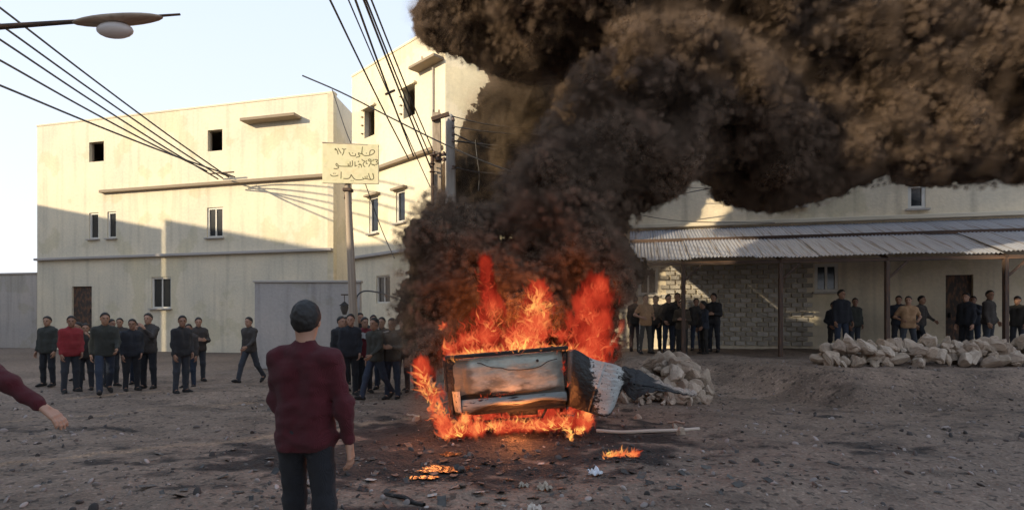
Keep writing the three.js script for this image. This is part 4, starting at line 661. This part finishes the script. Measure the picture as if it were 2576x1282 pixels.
function moundSpots(cx, cz, wx, wz, h, n, r0, r1) {
  const out = []; for (let i = 0; i < n; i++) { const a = R() * 6.283, q = Math.sqrt(R()), x = cx + Math.cos(a) * q * wx, z = cz + Math.sin(a) * q * wz, r = rr(r0, r1); out.push([x, groundY(x, z) + h * Math.max(0, 1 - q * q) * rr(0.75, 1) + r * 0.35, z, r]); } return out;
}
heap('rubble_pile', 'pile of pale broken stones behind the bent metal strip', [...moundSpots(PX(1682, 11.5), -11.5, 0.95, 0.6, 0.85, 120, 0.07, 0.22), ...moundSpots(PX(1660, 11.2), -11.2, 1.2, 0.5, 0.1, 40, 0.05, 0.12)]);
heap('rubble_bank', 'long low bank of pale stones running to the right edge', [0, 1, 2, 3, 4].flatMap((k) => moundSpots(PX(2140 + k * 110, 12.6), -12.6, 0.8, 0.45, 0.5, 48, 0.05, 0.22)));
{ // ash and tyre remains that the ground fires burn on
  const bed = (label, x, z, w, dp, n, r) => { const t = thing('ember_bed', label, 'ashes', V(x, groundY(x, z), z)); for (let i = 0; i < n; i++) { const a = R() * 6.283, q = Math.sqrt(R()), o = obj('cinder', stones[(R() * 6) | 0], M.char, t); const lx = Math.cos(a) * q * w, lz = Math.sin(a) * q * dp; o.position.set(lx, groundY(x + lx, z + lz) - groundY(x, z), lz); o.scale.set(rr(0.5, 1.6) * r, rr(0.3, 0.7) * r, rr(0.5, 1.3) * r); o.rotation.y = R() * 6; } };
  bed('black cinders under the small separate fire', PX(1565, patchD), -patchD, 0.26, 0.13, 46, 0.035);
}
for (const [px, py, w, dp, k, label] of [[1128, 1178, 0.34, 0.13, 4, 'largest oily puddle mirroring the flames before the car'], [1060, 1196, 0.2, 0.07, 9, 'narrow oily streak left of the large puddle'], [1135, 1140, 0.13, 0.09, 14, 'small oily spot between large puddle and car']]) { // oil that mirrors the fire
  const s = new THREE.Shape(), d = 1.7 * FOCAL / (py - 800), c = P(px, py, d); for (let i = 0; i <= 90; i++) { const a = i / 90 * 6.283, r = 1 + 0.75 * fbm(Math.cos(a) * 1.6 + k, Math.sin(a) * 1.6, k, 5), x = Math.cos(a) * w * r, y = Math.sin(a) * dp * r; i ? s.lineTo(x, y) : s.moveTo(x, y); }
  const g = new THREE.ShapeGeometry(s, 6).rotateX(-Math.PI / 2); let top = -1; for (let i = 0; i < 40; i++) top = Math.max(top, groundY(c.x + rr(-w, w), c.z + rr(-dp, dp))); g.translate(c.x, lerp(groundY(c.x, c.z), top, 0.5) + 0.014, c.z);
  tag(obj('oil_puddle', g, std({ color: rgb(0.02, 0.016, 0.014), roughness: 0.16, bumpMap: stuccoBump, bumpScale: 0.05 })), label, 'puddle', 'oily puddles before the car');
}
{ // crumpled paper, sticks, plank, stones on the dirt
  const crumple = (label, px, py, r, col) => { const d = 1.7 * FOCAL / (py - 800), k = R() * 9, x = PX(px, d); const g = sheet((u, v) => { const a = u * 2 - 1, b = v * 2 - 1; return V(a * r + 0.3 * r * noise(u * 4 + k, v * 4, 1), Math.abs(0.55 * r + 0.9 * r * fbm(u * 3 + k, v * 3, 3, 3)) , b * r * 0.7 + 0.3 * r * noise(u * 4, v * 4 + k, 6)); }, 22, 22, 0.002); g.computeVertexNormals(); const o = obj('crumpled_paper', g, std({ color: rgb(...col), side: THREE.DoubleSide })); o.position.set(x, groundY(x, -d), -d); tag(o, label, 'litter'); };
  crumple('crumpled white paper lying on the dirt', 1497, 1194, 0.075, [0.62, 0.64, 0.68]); crumple('scrap of tan paper half trodden into the dirt', 1370, 1222, 0.07, [0.34, 0.28, 0.22]); crumple('pale scrap lying at the bottom edge', 1345, 1276, 0.06, [0.5, 0.44, 0.38]); crumple('flat pale scrap left of the tan paper', 1318, 1212, 0.05, [0.3, 0.26, 0.21]);
  const stick = (label, a, b, r, name = 'stick', mat = M.pole) => { const q = [0, 0.25, 0.5, 0.75, 1].map((t) => { const x = lerp(a[0], b[0], t), z = lerp(a[1], b[1], t); return V(x, groundY(x, z) + r * 0.8 + (t === 0.5 ? 0.015 : 0), z); }); tag(obj(name, tube(q, r, 24, 7), mat), label, 'stick'); };
  const dl = 1.7 * FOCAL / 282; stick('long pale pole lying on the dirt right of the car', [PX(1500, dl), -dl], [PX(1760, dl - 0.05), -dl + 0.05], 0.028, 'fallen_pole', std({ color: rgb(0.5, 0.43, 0.36), bumpMap: charBump, bumpScale: 0.01 }));
  stick('short curved branch between crowd and flames', [PX(1020, 9.6), -9.7], [PX(1062, 9.6), -9.4], 0.022); stick('twig on the dirt below the bent strip', [PX(1690, 9), -9.2], [PX(1720, 9), -8.9], 0.018); stick('dark charred lath in the left foreground', [PX(960, 5.2), -5.35], [PX(1075, 5.2), -5.0], 0.022, 'lath', M.char); stick('thin charred lath near the bottom edge', [PX(1180, 4.6), -4.5], [PX(1240, 4.6), -4.75], 0.014, 'lath', M.char);
  const loose = (label, px, d, r) => { const x = PX(px, d), o = obj('loose_stone', stones[(R() * 6) | 0], stoneMats[(R() * 4) | 0]); o.position.set(x, groundY(x, -d) + r * 0.3, -d); o.scale.setScalar(r); o.rotation.set(R() * 6, R() * 6, R() * 6); tag(o, label, 'stone'); };
  loose('fist sized pale stone at the end of the fallen pole', 1712, 8.0, 0.09); loose('second pale stone beside the fallen pole end', 1700, 8.4, 0.07); loose('stone below the torn panel near the pole', 1605, 9.6, 0.08); loose('stone between crowd and flames', 1045, 9.1, 0.06); loose('dark stone in the right foreground', 1540, 4.9, 0.035);
  // burnt scraps
  { const k = 900, g = sheet((u, v) => V(u * 2 - 1, 0.25 * noise(u * 3, v * 3, 2), (v * 2 - 1) * 0.6), 3, 2, 0.06), sm = new THREE.InstancedMesh(g, std({ color: rgb(0.2, 0.18, 0.165), roughness: 0.7 }), k), a4 = new THREE.Matrix4(), qq = new THREE.Quaternion(), cc = new THREE.Color();
    for (let i = 0; i < k; i++) { const x = -0.6 + gauss() * 3.2, d = 6.0 + gauss() * 1.9, sc = 0.012 + Math.pow(R(), 5) * 0.06; qq.setFromEuler(new THREE.Euler(rr(-0.4, 0.4), R() * 6.3, rr(-0.4, 0.4))); a4.compose(V(x, groundY(x, -d) + sc * 0.2 + 0.004, -d), qq, V(sc, sc, sc)); sm.setMatrixAt(i, a4); const t = R() < 0.9 ? rr(0.08, 0.4) : rr(0.8, 1.9); sm.setColorAt(i, cc.setRGB(t, t, t * 0.97)); }
    sm.name = 'burnt_scraps'; shady(sm); tag(sm, 'burnt flakes and bits of rubbish strewn before the car', 'litter', null, 'stuff'); scene.add(sm); }
  // grit
  const n = 9500, im = new THREE.InstancedMesh(new THREE.IcosahedronGeometry(1, 1), std({ color: rgb(0.2, 0.17, 0.155) }), n), m4 = new THREE.Matrix4(), q = new THREE.Quaternion(), col = new THREE.Color();
  for (let i = 0; i < n; i++) { const d = 2.9 + Math.pow(R(), 1.4) * 10.5, x = rr(-1, 1) * d * 0.97, k = Math.pow(R(), 4.5) * 0.03 + 0.0035; if (fbm(x * 0.8, 3, d * 0.8, 4) < R() * 0.9 - 0.45) { m4.makeScale(0, 0, 0); im.setMatrixAt(i, m4); im.setColorAt(i, col); continue; } const dark = R() < 0.4 + 0.5 * soot(x, -d); q.set(R() - 0.5, R() - 0.5, R() - 0.5, R()).normalize(); m4.compose(V(x, groundY(x, -d) + k * 0.3, -d), q, V(k * rr(0.6, 2.0), k * rr(0.4, 0.9), k * rr(0.6, 1.5))); im.setMatrixAt(i, m4); const s = dark ? rr(0.15, 0.5) : rr(0.7, 1.7); im.setColorAt(i, col.setRGB(s, s, s)); }
  im.name = 'grit'; shady(im); tag(im, 'small stones and burnt crumbs strewn over the dirt', 'gravel', null, 'stuff'); scene.add(im);
}

// ---------- smoke ----------
// each billow: [px, py, half width, half height, distance, half depth, density]
const puff = (() => {                                                 // one soft wisp: three small crossed leaves of haze, thin at their rims
  const p = [], c4 = [], nn = [], idx = [], ring = 6;
  for (let ax = 0; ax < 3; ax++) {
    const o = p.length / 3, at = (x, y, z) => (ax === 0 ? [x, y, z] : ax === 1 ? [z, x, y] : [y, z, x]);
    p.push(...at(0, 0, 0.05)); c4.push(1, 1, 1, 1); nn.push(...at(0, 0, 1));
    for (let i = 0; i < ring; i++) { const t = (i + ax * 0.33) / ring * 6.2832; p.push(...at(Math.cos(t), Math.sin(t), 0)); c4.push(1, 1, 1, 0); nn.push(...at(0, 0, 1)); idx.push(o, o + 1 + i, o + 1 + (i + 1) % ring); }
  }
  const g = new THREE.BufferGeometry(); g.setAttribute('position', new THREE.Float32BufferAttribute(p, 3)); g.setAttribute('normal', new THREE.Float32BufferAttribute(nn, 3)); g.setAttribute('color', new THREE.Float32BufferAttribute(c4, 4)); g.setIndex(idx); return g;
})();
function smoke(name, label, blobs, count, { size = [0.065, 0.09], a = 0.36, color = [0.265, 0.188, 0.138], detail = 0.78, thin = 1.05, lift = 0.1, core = 0.78 } = {}) {
  const vol = blobs.map((b) => b[2] * b[3] * b[5] * b[6] * Math.pow(b[4] / FOCAL, 2)), all = vol.reduce((x, y) => x + y), soft = [], dense = [];
  blobs.forEach((b, bi) => {
    const k = b[4] / FOCAL, c = P(b[0], b[1], b[4]), n = Math.round(count * vol[bi] / all), big = b[4] / 10; let made = 0;
    for (let tries = 0; made < n && tries < n * 25; tries++) {
      const x = R() * 2 - 1, y = R() * 2 - 1, z = R() * 2 - 1, r = Math.sqrt(x * x + y * y + z * z); if (r > 1) continue;
      const wx = c.x + x * b[2] * k, wy = c.y + y * b[3] * k, wz = c.z + z * b[5]; if (wy < 0.1) continue;
      const e = (1 - r) * 1.1 + 0.95 * fbm(wx * detail, wy * detail, wz * detail + 7, 4) + lift + 0.3 * (b[6] - 1); if (Math.pow(clamp(e / thin, 0, 1), 1.6) < R()) continue;
      made++; (e > core ? dense : soft).push([wx, wy, wz, big]);
    }
  });
  const im = (pts, alpha, part, parent) => {   // pts: x, y, z, scale
    const mat = new THREE.MeshPhysicalMaterial({ color: rgb(...color), roughness: 1, specularIntensity: 0, transparent: true, opacity: alpha, vertexColors: true, transmission: 0.45, thickness: 0, side: THREE.DoubleSide });
    const m = new THREE.InstancedMesh(puff, mat, pts.length), m4 = new THREE.Matrix4(), q = new THREE.Quaternion();
    pts.forEach((v, i) => { q.set(R() - 0.5, R() - 0.5, R() - 0.5, R() - 0.5).normalize(); const k = (size[0] + size[1] * R() * R()) * v[3]; m4.compose(V(v[0], v[1], v[2]), q, V(k, k, k)); m.setMatrixAt(i, m4); });
    m.name = part; shady(m); parent.add(m); m.userData.kind = 'stuff'; return m;
  };
  const top = im(soft, a, numbered(name), scene); tag(top, label, 'smoke', null, 'stuff'); if (dense.length) { im(dense, 0.92, 'dense_smoke', top); im(soft.filter((_, i) => i % 15 === 0).map((v) => [v[0] + gauss() * 0.12, v[1] + gauss() * 0.12, v[2] + 0.1 + gauss() * 0.12, v[3] * 3.6]), 0.11, 'thin_smoke', top); } return top;
}
smoke('smoke_plume', 'dense dark brown smoke billowing up from the burning car and spreading right', [
  [1320, 800, 240, 125, 9.7, 0.8, 1.9], [1440, 770, 90, 110, 9.9, 0.5, 1.7], [1085, 755, 120, 125, 9.4, 0.7, 1.6], [1066, 880, 62, 80, 8.8, 0.4, 1.5], [1100, 850, 50, 60, 8.7, 0.3, 1.5], [1075, 640, 105, 120, 9.5, 0.7, 1.1], [1085, 555, 75, 90, 9.6, 0.5, 1], [1230, 670, 130, 135, 9.7, 0.8, 1.6], [1390, 640, 220, 140, 9.9, 1.1, 1.3], [1250, 575, 75, 70, 9.9, 0.6, 1.5], [1165, 560, 70, 60, 9.8, 0.4, 1.2],
  [1530, 690, 80, 110, 9.8, 0.7, 1.1], [1545, 830, 45, 110, 9.6, 0.4, 0.9], [1440, 510, 205, 150, 10.2, 1.3, 1.3], [1555, 380, 220, 160, 10.7, 1.6, 1.3], [1655, 240, 295, 170, 11.3, 1.9, 1.3], [1440, 50, 390, 130, 11.8, 2, 1.3], [1220, 50, 190, 95, 11.8, 1.4, 1.2], [1800, 60, 420, 170, 12.2, 2.2, 1.3], [1780, 300, 260, 140, 11.8, 1.8, 1.5],
  [1980, 400, 240, 130, 12.6, 1.6, 1.2], [2150, 110, 420, 200, 13, 2.2, 1.3], [2450, 140, 380, 210, 13.4, 2.2, 1.3], [2150, 340, 330, 150, 13, 1.7, 1.2], [2460, 340, 300, 130, 13.4, 1.7, 1.1],
], 225000);
smoke('smoke_veil', 'thin brown smoke veil before the corner building and crowd', [[1290, 320, 150, 210, 16.5, 1, 1.6], [1340, 190, 150, 130, 16, 1, 1.6], [1190, 470, 110, 100, 16, 0.8, 1.4], [1030, 720, 80, 140, 10.8, 0.5, 1.3], [1000, 850, 60, 110, 10.4, 0.4, 1.2], [1610, 640, 70, 160, 12, 0.8, 1.3], [1080, 1050, 60, 60, 8, 0.3, 1.3], [1545, 1050, 45, 70, 7.9, 0.25, 1.3]], 420, { size: [0.35, 0.5], a: 0.06, color: [0.62, 0.45, 0.31], detail: 0.7, core: 9 });

renderer.render(scene, camera);
